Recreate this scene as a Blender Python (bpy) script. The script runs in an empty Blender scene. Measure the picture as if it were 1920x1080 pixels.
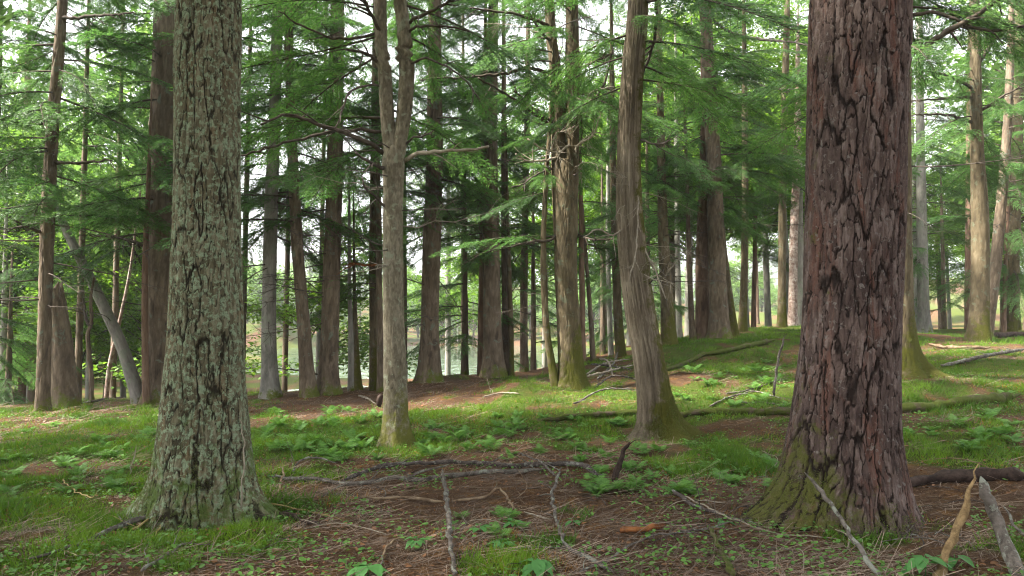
import bpy, math, random
import numpy as np
from mathutils import Matrix, Vector

# ------------------------------------------------------------------ camera, sky, sun, exposure
SC = bpy.context.scene
COL = SC.collection
F = 1400.0                        # focal length in pixels of a 1920 wide frame
PITCH = math.atan(60 / F)         # horizon lies a little under the frame's middle
CAM = np.array([0.0, 0.0, 1.5])
cd = bpy.data.cameras.new("camera"); cam = bpy.data.objects.new("camera", cd); COL.objects.link(cam)
cd.sensor_width = 36; cd.lens = 36 * F / 1920; cd.clip_start = 0.05; cd.clip_end = 2000
cam.location = CAM; cam.rotation_euler = (math.pi / 2 + PITCH, 0, 0)
SC.camera = cam

SUN_EL, SUN_AZ = math.radians(48), math.radians(-98)   # azimuth from +Y towards +X
w = bpy.data.worlds.new("World"); SC.world = w; w.use_nodes = True
nt = w.node_tree; nt.nodes.clear()
sky = nt.nodes.new("ShaderNodeTexSky"); sky.sky_type = 'NISHITA'; sky.sun_disc = False
sky.sun_elevation = SUN_EL; sky.sun_rotation = SUN_AZ; sky.dust_density = 3.0; sky.air_density = 1.0
hsv = nt.nodes.new("ShaderNodeHueSaturation"); hsv.inputs["Saturation"].default_value = 0.12
bg = nt.nodes.new("ShaderNodeBackground"); bg.inputs["Strength"].default_value = 0.15
wo = nt.nodes.new("ShaderNodeOutputWorld")
nt.links.new(sky.outputs[0], hsv.inputs["Color"]); nt.links.new(hsv.outputs[0], bg.inputs[0]); nt.links.new(bg.outputs[0], wo.inputs[0])
sl = bpy.data.lights.new("sun", 'SUN'); sl.energy = 4.6; sl.angle = math.radians(3); sl.color = (1, 0.94, 0.82)
sun = bpy.data.objects.new("sun", sl); COL.objects.link(sun)
sd = Vector((math.sin(SUN_AZ) * math.cos(SUN_EL), math.cos(SUN_AZ) * math.cos(SUN_EL), math.sin(SUN_EL)))
sun.rotation_euler = sd.to_track_quat('Z', 'Y').to_euler(); sun.location = (-20, 30, 40)
SC.view_settings.view_transform = 'Standard'; SC.view_settings.look = 'None'
SC.view_settings.exposure = 2.5; SC.view_settings.gamma = 1.0
cy = SC.cycles
cy.max_bounces = 5; cy.diffuse_bounces = 4; cy.glossy_bounces = 2; cy.transmission_bounces = 4; cy.volume_bounces = 0
cy.transparent_max_bounces = 4; cy.caustics_reflective = False; cy.caustics_refractive = False
cy.filter_width = 1.1; cy.use_denoising = True; cy.sample_clamp_indirect = 4

# ------------------------------------------------------------------ helpers: numbers
rng = np.random.default_rng(7); random.seed(7)
def U(a, b): return random.uniform(a, b)
def _h(i, j, k, s):
    n = (i.astype(np.int64) * 374761393 + j.astype(np.int64) * 668265263 + k.astype(np.int64) * 2147483647 + s * 974634777) & 0x7fffffff
    n = ((n ^ (n >> 13)) * 1274126177) & 0x7fffffff
    n = ((n ^ (n >> 16)) * 668265263) & 0x7fffffff
    return ((n ^ (n >> 15)) & 0xffff) / 65535.0
def vnoise(x, y, z, s=0):
    x, y, z = np.broadcast_arrays(np.asarray(x, float), np.asarray(y, float), np.asarray(z, float))
    i, j, k = np.floor(x), np.floor(y), np.floor(z)
    a, b, c = x - i, y - j, z - k
    a = a * a * (3 - 2 * a); b = b * b * (3 - 2 * b); c = c * c * (3 - 2 * c)
    r = 0
    for di in (0, 1):
        for dj in (0, 1):
            for dk in (0, 1):
                r = r + (a if di else 1 - a) * (b if dj else 1 - b) * (c if dk else 1 - c) * _h(i + di, j + dj, k + dk, s)
    return r
def fbm(x, y, z=0.0, s=0, o=3):
    r, a, t = 0, 1.0, 0
    for q in range(o):
        r = r + a * vnoise(np.asarray(x) * 2 ** q, np.asarray(y) * 2 ** q, np.asarray(z) * 2 ** q, s + q); t += a; a *= .5
    return r / t
def sstep(a, b, x):
    t = np.clip((x - a) / (b - a), 0, 1); return t * t * (3 - 2 * t)
def voronoi(u, v, N, s):
    """cells in (u,v), periodic in u with N cells: distance to the border, random value per cell"""
    i, j = np.floor(u), np.floor(v)
    f1 = np.full(u.shape, 9.0); f2 = np.full(u.shape, 9.0); idr = np.zeros(u.shape); id2 = np.zeros(u.shape); z0 = np.zeros(u.shape)
    for di in (-1, 0, 1):
        for dj in (-1, 0, 1):
            ci = i + di; cj = j + dj; cm = np.mod(ci, N)
            px = ci + .5 + .8 * (_h(cm, cj, z0, s) - .5); py = cj + .5 + .8 * (_h(cm, cj, z0, s + 9) - .5)
            d = np.hypot(u - px, v - py); r = _h(cm, cj, z0, s + 17)
            near = d < f1
            mid = ~near & (d < f2)
            id2 = np.where(near, idr, np.where(mid, r, id2))
            f2 = np.where(near, f1, np.minimum(f2, d)); idr = np.where(near, r, idr); f1 = np.where(near, d, f1)
    return f2 - f1, idr, np.modf((idr + id2) * 37.17)[0]

CP, SP = math.cos(PITCH), math.sin(PITCH)
def ray(px, py):
    dx, dy = (px - 960) / F, (540 - py) / F
    return np.array([dx, CP - dy * SP, SP + dy * CP])
def P(px, py, d):                 # the point of the wall Y = d seen at a place of the photograph
    r = ray(px, py); return CAM + r * (d / r[1])

# ------------------------------------------------------------------ helpers: objects
def mesh(name, V, faces, mats, fm=None, smooth=False, attrs=None):
    """faces: one (n,3) or (n,4) array, or a list of such arrays"""
    if isinstance(faces, np.ndarray): faces = [faces]
    faces = [np.asarray(f, np.int32) for f in faces if len(f)]
    m = bpy.data.meshes.new(name)
    nl = sum(f.size for f in faces); nf = sum(len(f) for f in faces)
    m.vertices.add(len(V)); m.vertices.foreach_set("co", np.asarray(V, np.float32).ravel())
    m.loops.add(nl); m.polygons.add(nf)
    m.loops.foreach_set("vertex_index", np.concatenate([f.ravel() for f in faces]))
    tot = np.concatenate([np.full(len(f), f.shape[1], np.int32) for f in faces])
    m.polygons.foreach_set("loop_start", np.concatenate([[0], np.cumsum(tot)[:-1]]).astype(np.int32))
    m.polygons.foreach_set("loop_total", tot)
    if fm is not None: m.polygons.foreach_set("material_index", np.asarray(fm, np.int32))
    if smooth: m.polygons.foreach_set("use_smooth", np.ones(nf, bool))
    for k, a in (attrs or {}).items():
        t = m.attributes.new(k, 'FLOAT', 'POINT'); t.data.foreach_set("value", np.asarray(a, np.float32).ravel())
    for mt in (mats if isinstance(mats, (list, tuple)) else [mats]): m.materials.append(mt)
    m.update(calc_edges=True); m.validate()
    return m
def put(name, me, parent=None, M=None):
    o = bpy.data.objects.new(name, me); COL.objects.link(o)
    if parent is not None: o.parent = parent
    if M is not None: o.matrix_basis = M
    return o
def tag(o, label, cat, group=None):
    o["label"] = label; o["category"] = cat
    if group: o["group"] = group
    return o
def thing(name, label, cat, loc, group=None):
    o = bpy.data.objects.new(name, None); COL.objects.link(o); o.location = loc; o.empty_display_size = .2
    return tag(o, label, cat, group)
class Acc:                        # collects vertices, quads, triangles, a value per vertex and a material per face
    def __init__(s): s.v = []; s.q = []; s.t = []; s.a = []; s.qm = []; s.tm = []; s.n = 0
    def add(s, V, q=(), t=(), a=0.0, m=0):
        V = np.asarray(V, float); s.v.append(V)
        s.a.append(np.broadcast_to(np.asarray(a, float), (len(V),)))
        q = np.asarray(q, int).reshape(-1, 4); t = np.asarray(t, int).reshape(-1, 3)
        s.q.append(q + s.n); s.t.append(t + s.n); s.qm += [m] * len(q); s.tm += [m] * len(t); s.n += len(V)
    def mesh(s, name, mats, smooth=False, attr="shade"):
        return mesh(name, np.concatenate(s.v), [np.concatenate(s.q), np.concatenate(s.t)], mats, s.qm + s.tm, smooth, {attr: np.concatenate(s.a)})
def tube(acc, pts, rad, n=6, m=0, cap=True, a=0.0, jit=0.0, seed=0):
    pts = np.asarray(pts, float); rad = np.broadcast_to(np.asarray(rad, float), (len(pts),))
    tg = np.gradient(pts, axis=0); tg /= np.linalg.norm(tg, axis=1)[:, None] + 1e-9
    up = np.array([0, 0, 1.0]) if abs(tg[:, 2]).mean() < .8 else np.array([0, 1.0, 0])
    s = np.cross(tg, up); s /= np.linalg.norm(s, axis=1)[:, None] + 1e-9; b = np.cross(s, tg)
    th = np.arange(n) * 2 * math.pi / n
    R = rad[:, None] * np.ones(n)
    if jit:
        R = R * (1 + jit * 2 * (vnoise(np.arange(len(pts))[:, None] * .7, np.cos(th) * 1.3, np.sin(th) * 1.3, seed) - .5))
    V = pts[:, None] + R[..., None] * (np.cos(th)[None, :, None] * s[:, None] + np.sin(th)[None, :, None] * b[:, None])
    i = np.arange(len(pts) - 1)[:, None] * n; j = np.arange(n)[None]; j2 = (j + 1) % n
    q = np.stack([i + j, i + j2, i + n + j2, i + n + j], -1).reshape(-1, 4)
    V = V.reshape(-1, 3); t = []
    if cap:
        e = len(V); V = np.vstack([V, pts[0], pts[-1]]); o2 = (len(pts) - 1) * n
        t = [[e, (k + 1) % n, k] for k in range(n)] + [[e + 1, o2 + k, o2 + (k + 1) % n] for k in range(n)]
    acc.add(V, q, t, a, m)
def smooth_path(p, step):
    """Catmull-Rom through the points p (any number of columns), resampled"""
    p = np.asarray(p, float)
    if len(p) < 2: return p
    e = np.vstack([2 * p[0] - p[1], p, 2 * p[-1] - p[-2]]); out = []
    for k in range(1, len(e) - 2):
        n = max(2, int(np.linalg.norm(e[k + 1, :3] - e[k, :3]) / step))
        t = (np.arange(n) / n)[:, None]; a, b, c, d = e[k - 1], e[k], e[k + 1], e[k + 2]
        out.append(.5 * (2 * b + (c - a) * t + (2 * a - 5 * b + 4 * c - d) * t ** 2 + (3 * b - a - 3 * c + d) * t ** 3))
    out.append(p[-1:]); return np.vstack(out)

# ------------------------------------------------------------------ materials
class NB:
    def __init__(s, name):
        s.m = bpy.data.materials.new(name); s.m.use_nodes = True; s.t = s.m.node_tree; s.t.nodes.clear()
    def n(s, typ, props=None, **inp):
        k = s.t.nodes.new("ShaderNode" + typ)
        for a, b in (props or {}).items(): setattr(k, a, b)
        for a, b in inp.items():
            s.set(k.inputs[int(a[1:])] if a[0] == '_' else k.inputs[a.replace('_', ' ')], b)
        return k
    def set(s, sock, b):
        if isinstance(b, bpy.types.NodeSocket): s.t.links.new(b, sock)
        elif isinstance(b, (tuple, list)) and len(b) == 3 and sock.type == 'RGBA': sock.default_value = (*b, 1)
        else: sock.default_value = b
    def math(s, op, a, b=0.0, clamp=False):
        k = s.n("Math", {"operation": op, "use_clamp": clamp}); s.set(k.inputs[0], a); s.set(k.inputs[1], b); return k.outputs[0]
    def mix(s, f, a, b):
        k = s.n("Mix", {"data_type": 'RGBA'}); s.set(k.inputs[0], f); s.set(k.inputs[6], a); s.set(k.inputs[7], b); return k.outputs[2]
    def ramp(s, f, stops):
        k = s.n("ValToRGB"); s.set(k.inputs[0], f); e = k.color_ramp.elements
        while len(e) < len(stops): e.new(.5)
        for q, (p, c) in enumerate(stops): e[q].position = p; e[q].color = (*c, 1) if len(c) == 3 else c
        return k.outputs[0]
    def step(s, f, a, b):
        k = s.n("MapRange", {"interpolation_type": 'SMOOTHSTEP'}); s.set(k.inputs[0], f); k.inputs[1].default_value = a; k.inputs[2].default_value = b; return k.outputs[0]
    def coord(s, sx, sy, sz, which="Object"):
        c = s.n("TexCoord"); k = s.n("Mapping"); s.t.links.new(c.outputs[which], k.inputs[0]); k.inputs[3].default_value = (sx, sy, sz); return k.outputs[0]
    def noise(s, vec, scale, detail=4, rough=.6, dist=0.0):
        k = s.n("TexNoise", Scale=scale, Detail=detail, Roughness=rough, Distortion=dist); s.t.links.new(vec, k.inputs[0]); return k.outputs[0]
    def attr(s, name): return s.n("Attribute", {"attribute_name": name}).outputs["Fac"]
    def out(s, sh, vol=None):
        k = s.n("OutputMaterial")
        if sh is not None: s.t.links.new(sh, k.inputs[0])
        if vol is not None: s.t.links.new(vol, k.inputs[1])
        return s.m
    def bsdf(s, col, rough=.9, bump=None, bdist=.01, bstr=1.0, spec=.2):
        k = s.n("BsdfPrincipled", Base_Color=col, Roughness=rough); k.inputs["Specular IOR Level"].default_value = spec
        if bump is not None:
            b = s.n("Bump", Height=bump, Distance=bdist, Strength=bstr); s.t.links.new(b.outputs[0], k.inputs["Normal"])
        return k.outputs[0]
def bark(name, cols, lichen=None, moss=None, sz=.3, scale=22, bdist=.012, moss_side=0.0, fiss_shade=None, patch=None):
    b = NB(name); v = b.coord(1, 1, sz); v1 = b.coord(1, 1, 1)
    n1 = b.noise(v, scale, 6, .65, .4); n2 = b.noise(v1, 1.6, 3)
    f = b.math('ADD', b.math('MULTIPLY', n1, .62), b.math('MULTIPLY', b.attr("plate"), .34))
    f = b.math('ADD', f, b.math('MULTIPLY', b.math('SUBTRACT', n2, .5), .5))
    c = b.ramp(f, [(.22, cols[0]), (.5, cols[1]), (.78, cols[2])])
    if patch: c = b.mix(b.math('MULTIPLY', b.step(b.noise(v, 7, 5, .7, .5), .52, .66), .7), c, b.mix(n1, tuple(x * .45 for x in patch), patch))
    if lichen:
        l = b.noise(v1, lichen[2], 7, .7, .3)
        c = b.mix(b.math('MULTIPLY', b.step(l, .60 - lichen[1], .66 - lichen[1] * .8), .85), c, b.mix(b.noise(v1, 60, 2), lichen[0], tuple(x * .55 for x in lichen[0])))
    if moss:
        g = b.math('MULTIPLY', b.step(b.attr("hgt"), moss[1], 0.0), .7 if fiss_shade else 1.0)
        g = b.math('ADD', g, b.math('MULTIPLY', b.math('SUBTRACT', b.noise(v1, 5.5, 8, .75), .5), 2.8))
        g = b.math('ADD', g, b.math('ADD', b.math('MULTIPLY', b.attr("side"), moss_side), moss[2] - .5))
        mc = b.mix(b.noise(v1, 26, 4, .7), moss[0], tuple(x * .42 for x in moss[0]))
        c = b.mix(b.math('MULTIPLY', b.step(g, .30, .75), .85 if fiss_shade else 1.0), c, mc)
    if fiss_shade: c = b.mix(b.step(b.attr("edge"), .22, .02), c, fiss_shade)  # inner bark of the fissures, darkened further with crevice shade put into the colour
    h = b.math('ADD', n1, b.math('MULTIPLY', b.noise(v1, 70, 4, .75), .6))
    return b.out(b.bsdf(c, .92, h, bdist, .9, .15))
def leaf(name, c0, c1, trans=.35, tc=None, rough=.5, spec=.3):
    b = NB(name); r = b.n("ObjectInfo").outputs["Random"]
    c = b.mix(b.math('ADD', b.math('MULTIPLY', b.attr("shade"), .7), b.math('MULTIPLY', r, .3)), c0, c1)
    d = b.bsdf(c, rough, spec=spec)
    hs = b.n("HueSaturation", Saturation=1.1, Value=1.3, Color=c); hs.inputs["Hue"].default_value = .492
    t = b.n("BsdfTranslucent", Color=hs.outputs[0])
    k = b.n("MixShader", _0=trans); b.t.links.new(d, k.inputs[1]); b.t.links.new(t.outputs[0], k.inputs[2])
    return b.out(k.outputs[0])
def wood(name, c0, c1, moss=None, lichen=None, scale=14):
    b = NB(name); v = b.coord(1, 1, 1); n = b.noise(v, scale, 6, .7, .5)
    c = b.mix(b.step(n, .3, .7), c0, c1)
    if lichen: c = b.mix(b.math('MULTIPLY', b.step(b.noise(v, 11, 6, .7), .52, .6), .8), c, lichen)
    if moss: c = b.mix(b.step(b.noise(v, 5, 6, .7), .5 - moss[1] * .4, .62 - moss[1] * .4), c, b.mix(b.noise(v, 30, 4), moss[0], tuple(x * .4 for x in moss[0])))
    return b.out(b.bsdf(c, .9, b.math('ADD', n, b.math('MULTIPLY', b.noise(v, 70, 3), .4)), .008, 1, .15))

MOSS = (.115, .135, .022)
M = {
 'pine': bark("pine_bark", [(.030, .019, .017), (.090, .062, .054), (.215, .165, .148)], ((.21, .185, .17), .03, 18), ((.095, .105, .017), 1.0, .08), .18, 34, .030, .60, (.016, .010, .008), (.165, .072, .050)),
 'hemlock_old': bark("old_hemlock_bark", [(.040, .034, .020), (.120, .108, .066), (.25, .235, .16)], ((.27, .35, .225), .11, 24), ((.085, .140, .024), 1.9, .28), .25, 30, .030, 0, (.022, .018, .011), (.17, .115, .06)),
 'hemlock': bark("hemlock_bark", [(.050, .036, .026), (.120, .090, .064), (.21, .165, .12)], ((.16, .18, .14), .03, 4), (MOSS, .8, .05), .25, 16, .02, .1),
 'hemlock_moss': bark("mossy_hemlock_bark", [(.040, .030, .018), (.095, .074, .044), (.165, .132, .085)], ((.14, .15, .10), .04, 6), ((.090, .090, .016), 1.8, .36), .25, 16, .02, .35),
 'scaly': bark("grey_scaly_bark", [(.060, .050, .034), (.145, .125, .088), (.25, .22, .165)], ((.26, .28, .20), .05, 7), ((.13, .13, .03), 1.5, .20), .5, 30, .008, .1),
 'cedar': bark("cedar_bark", [(.052, .040, .027), (.138, .110, .078), (.255, .215, .162)], None, ((.090, .088, .016), 1.0, .34), .07, 36, .026, .85),
 'grey': bark("grey_trunk_bark", [(.10, .095, .085), (.20, .185, .165), (.30, .28, .25)], ((.24, .26, .20), .08, 4), (MOSS, .6, .02), .3, 14, .015, .1),
 'red': bark("reddish_trunk_bark", [(.065, .038, .027), (.145, .092, .064), (.22, .155, .115)], None, (MOSS, .6, .0), .2, 14, .02, .1),
 'birch': bark("birch_bark", [(.10, .060, .045), (.30, .235, .20), (.52, .47, .43)], ((.20, .12, .095), .10, 9), None, 1.6, 10, .01),
 'snag': bark("snag_wood", [(.10, .055, .03), (.22, .14, .07), (.34, .25, .13)], None, (MOSS, .5, .1), .12, 22, .015),
 'needle': leaf("hemlock_needles", (.036, .098, .028), (.100, .195, .050), .47),
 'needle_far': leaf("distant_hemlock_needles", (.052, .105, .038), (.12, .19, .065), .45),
 'broad': leaf("broadleaf_leaves", (.070, .155, .028), (.155, .270, .045), .52),
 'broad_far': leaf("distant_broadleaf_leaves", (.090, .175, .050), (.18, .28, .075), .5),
 'fern': leaf("fern_fronds", (.065, .16, .035), (.14, .28, .055), .4),
 'grass': leaf("short_grass_blades", (.034, .095, .009), (.135, .235, .022), .32),
 'moss': leaf("moss_tufts", (.040, .060, .010), (.125, .160, .028), .25),
 'seedling': leaf("seedling_leaves", (.05, .16, .04), (.09, .24, .06), .35),
 'yellow_leaf': leaf("yellow_leaf", (.45, .38, .07), (.5, .42, .1), .3),
 'litter': leaf("dead_leaves", (.035, .018, .010), (.22, .10, .04), .1),
 'rust': leaf("rusty_sprigs", (.20, .085, .02), (.32, .17, .035), .2),
 'needles_brown': leaf("fallen_needles", (.030, .018, .014), (.33, .245, .185), 0.0, rough=.8),
 'twig': wood("dead_twig", (.045, .035, .03), (.115, .095, .08)),
 'twig_pale': wood("pale_dead_twig", (.15, .125, .095), (.30, .26, .205)),
 'stem': wood("bough_wood", (.035, .028, .022), (.09, .072, .055)),
 'stick_dark': wood("dark_stick", (.028, .022, .02), (.085, .068, .06), None, (.17, .17, .15)),
 'stick_grey': wood("grey_stick", (.040, .033, .028), (.135, .115, .10), None, (.20, .21, .175)),
 'stick_tan': wood("tan_stick", (.10, .065, .04), (.24, .175, .115)),
 'stick_yellow': wood("yellowish_stick", (.16, .12, .045), (.31, .25, .11)),
 'log_moss': wood("mossy_log", (.045, .033, .024), (.10, .075, .055), ((.070, .086, .016), .3)),
 'rot': wood("rotten_orange_wood", (.08, .03, .012), (.25, .10, .035)),
 'splinter': wood("split_wood", (.10, .065, .030), (.27, .185, .095)),
 'dark_rot': wood("decayed_wood", (.018, .012, .010), (.06, .04, .032)),
}

# ------------------------------------------------------------------ the lie of the land
LAKE_Z = -2.3
ctrl = []
def C(px, py, d): p = P(px, py, d); ctrl.append((p[0], d, p[2]))
def G(x, y, z): ctrl.append((x, y, z))
for a in [(80, 768, 13), (150, 765, 13.5), (265, 757, 15), (300, 755, 15), (507, 747, 15.5), (577, 742, 15.5), (615, 741, 15.8), (658, 737, 16), (702, 732, 17),
          (805, 712, 17), (860, 706, 17.5), (925, 706, 18), (985, 703, 19), (1040, 715, 13.6), (1075, 732, 13.5), (1110, 676, 19), (1160, 672, 20), (1253, 643, 19.5),
          (1297, 637, 20), (1335, 634, 20), (1392, 622, 23), (1466, 614, 24), (1487, 611, 24), (1560, 622, 22), (1695, 706, 12), (1732, 624, 27), (1835, 642, 19), (1893, 627, 27), (1805, 660, 16), (1910, 668, 15),
          (1235, 817, 9.8), (745, 832, 9.1), (600, 790, 11.3), (450, 770, 12.8), (200, 800, 10.8), (60, 830, 9.2), (1450, 775, 10.3), (1350, 700, 14), (1780, 775, 9.6), (1900, 760, 9.8), (900, 760, 12.3)]: C(*a)
for x in (-6, -3, 0, 2.6, 5): 
    for y in (-6, 0, 3, 5.8): G(x, y, 0.03 * x if x > 3 else 0)
for a in [(-14, 5, -.1), (-16, 12, -.3), (14, 4, .4), (14, 10, .8), (-9, -6, 0), (9, -6, .2), (-40, 0, -.5), (40, 0, 1), (0, -40, 0)]: G(*a)
# beyond the ridge: down to the lake on the left, a level wood on the right
for a in [(-14, 18, -.9), (-10.5, 18.5, -1.0), (-7.5, 19.5, -1.1), (-5, 20, -1.1), (-2.8, 21, -.8), (-1.4, 22, -.6), (0.6, 24, -.5), (-18, 26, -1.7), (-14, 32, -2.0), (-8.5, 25, -2.3), (-5, 26, -2.5), (-2, 27, -2.0), (1.5, 30, -1.4),
          (-20, 45, -1.9), (-30, 60, -1.6), (-8, 34, -3.5), (-3, 36, -3.5), (2, 38, -2.8), (-12, 60, -4), (-3, 60, -4), (4, 60, -3.5), (6, 38, .1), (6, 32, .5), (4.5, 26, .6), (-4, 95, -4), (8, 90, -3), (-18, 95, -3.5),
          (12, 35, .9), (18, 30, 1.1), (24, 22, 1.2), (20, 50, 1.0), (13, 55, .6), (30, 70, 1.2), (22, 90, .8), (45, 50, 1.5), (60, 100, 3), (40, 140, 3), (-55, 70, 0), (-60, 30, 0), (-45, 110, 1),
          (-5, 128, -1.5), (-30, 128, -.5), (20, 128, 0), (0, 150, 2), (-40, 160, 5), (40, 180, 6), (0, 200, 8), (-120, 200, 12), (120, 200, 12), (0, 300, 14), (-200, 60, 6), (200, 60, 8), (-200, 300, 18), (200, 300, 18), (0, -200, 2), (200, -200, 4), (-200, -200, 2)]: G(*a)
ctrl = np.array(ctrl)
def h_raw(x, y):
    x = np.asarray(x, float); sh = x.shape; x = x.ravel(); y = np.asarray(y, float).ravel(); out = np.empty(len(x))
    for a in range(0, len(x), 40000):
        X = x[a:a + 40000, None]; Y = y[a:a + 40000, None]
        d2 = (X - ctrl[:, 0]) ** 2 + (Y - ctrl[:, 1]) ** 2
        wgt = 1 / (d2 + .5) ** 2
        out[a:a + 40000] = (wgt * ctrl[:, 2]).sum(1) / wgt.sum(1)
    near = np.exp(-(x ** 2 + (y - 8) ** 2) / 60 ** 2)
    out += near * (.10 * (fbm(x * .7, y * .7, 0, 3) - .5) + .10 * (fbm(x * 3.2, y * 3.2, 0, 5, 3) - .5))
    return out.reshape(sh)
NX, NY, SA, YC = 330, 330, 3.0, 7.0
UX, UY = math.asinh(300 / SA), math.asinh(320 / SA)
gx = SA * np.sinh(np.linspace(-UX, UX, NX)); gy = YC + SA * np.sinh(np.linspace(-UY, UY, NY))
GXX, GYY = np.meshgrid(gx, gy); GZ = h_raw(GXX, GYY)
def gz(x, y):                     # height of the ground sheet itself
    x = np.asarray(x, float); y = np.asarray(y, float)
    u = np.clip((np.arcsinh(x / SA) + UX) / (2 * UX) * (NX - 1), 0, NX - 1.001); v = np.clip((np.arcsinh((y - YC) / SA) + UY) / (2 * UY) * (NY - 1), 0, NY - 1.001)
    i = u.astype(int); j = v.astype(int)
    a = np.clip((x - gx[i]) / (gx[i + 1] - gx[i]), 0, 1); b = np.clip((y - gy[j]) / (gy[j + 1] - gy[j]), 0, 1)
    return (GZ[j, i] * (1 - a) + GZ[j, i + 1] * a) * (1 - b) + (GZ[j + 1, i] * (1 - a) + GZ[j + 1, i + 1] * a) * b
def ground(px, py, up=0.0):       # where the line of sight through a place of the photograph meets the ground
    r = ray(px, py); t = np.concatenate([np.arange(2.0, 40, .02), np.arange(40, 120, .2)])
    q = CAM + r * t[:, None]; below = q[:, 2] < gz(q[:, 0], q[:, 1])
    k = int(np.argmax(below)) if below.any() else 900
    p = q[k].copy(); p[2] = gz(p[0], p[1]) + up; return p
def mossmask(x, y):
    """how green the ground is: open needle litter in the foreground and along the ridge, green elsewhere"""
    n = fbm(x * .9, y * .9, 0, 21, 4); n2 = fbm(x * 3.5, y * 3.5, 0, 31, 3)
    fore = sstep(-1.9, -.9, x) * (1 - sstep(6.2, 7.6, y + .15 * x)) 
    crest = np.exp(-((x + 2.2) / 4.2) ** 2) * sstep(11.2, 13.0, y)
    right = sstep(3.0, 4.2, x) * (1 - sstep(6.5, 8.5, y))
    far = sstep(17, 20, y) * (1 - sstep(3, 5, x))
    slope = np.exp(-((x - 6) / 3.5) ** 2 - ((y - 17) / 5) ** 2)
    far = far * (1 - sstep(20, 27, y))
    m = .70 - .55 * fore - .60 * crest - .15 * right - .5 * far + .25 * slope + .22 * (1 - sstep(-2.2, -1.4, x)) * (1 - sstep(11, 13, y))
    return np.clip(m + .0 + 2.2 * (n - .5) + 1.8 * (n2 - .5), 0, 1)
def build_ground():
    b = NB("forest_floor"); v = b.coord(1, 1, 1)
    n1 = b.noise(v, 5, 8, .7, .3); n2 = b.noise(v, 38, 6, .75, 1.5); n3 = b.noise(b.coord(1, .35, 1), 90, 4, .7, 2.0)
    f = b.math('ADD', b.math('MULTIPLY', n2, .6), b.math('MULTIPLY', n3, .4))
    lit = b.ramp(f, [(.30, (.020, .012, .007)), (.45, (.068, .037, .021)), (.58, (.13, .076, .043)), (.75, (.25, .17, .105))])
    lit = b.mix(b.step(n1, .5, .68), lit, b.ramp(f, [(.35, (.06, .03, .012)), (.6, (.23, .115, .04))]))
    g = b.ramp(b.math('ADD', b.math('MULTIPLY', n2, .7), b.math('MULTIPLY', n1, .3)), [(.3, (.020, .028, .007)), (.5, (.055, .072, .013)), (.7, (.11, .13, .022))])
    k = b.math('ADD', b.attr("moss"), b.math('MULTIPLY', b.math('SUBTRACT', n2, .5), .8))
    c = b.mix(b.step(k, .35, .75), lit, g)
    mt = b.out(b.bsdf(c, .95, b.math('ADD', n2, n3), .02, 1, .1))
    V = np.stack([GXX, GYY, GZ], -1).reshape(-1, 3)
    i = np.arange(NY - 1)[:, None] * NX; j = np.arange(NX - 1)[None]
    q = np.stack([i + j, i + j + 1, i + NX + j + 1, i + NX + j], -1).reshape(-1, 4)
    o = put("ground", mesh("ground", V, q, mt, smooth=True, attrs={"moss": mossmask(V[:, 0], V[:, 1])})); o["kind"] = "structure"
    b = NB("lake_water"); v = b.coord(1, .3, 1)
    s = b.bsdf((.055, .085, .055), .06, b.noise(v, 1.2, 3), .2, .8, .5)
    lk = [(-60, 20), (60, 20), (60, 150), (-60, 150)]
    o = put("lake", mesh("lake", np.array([(x, y, LAKE_Z) for x, y in lk]), np.array([[0, 1, 2, 3]]), b.out(s))); o["kind"] = "structure"
build_ground()

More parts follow.
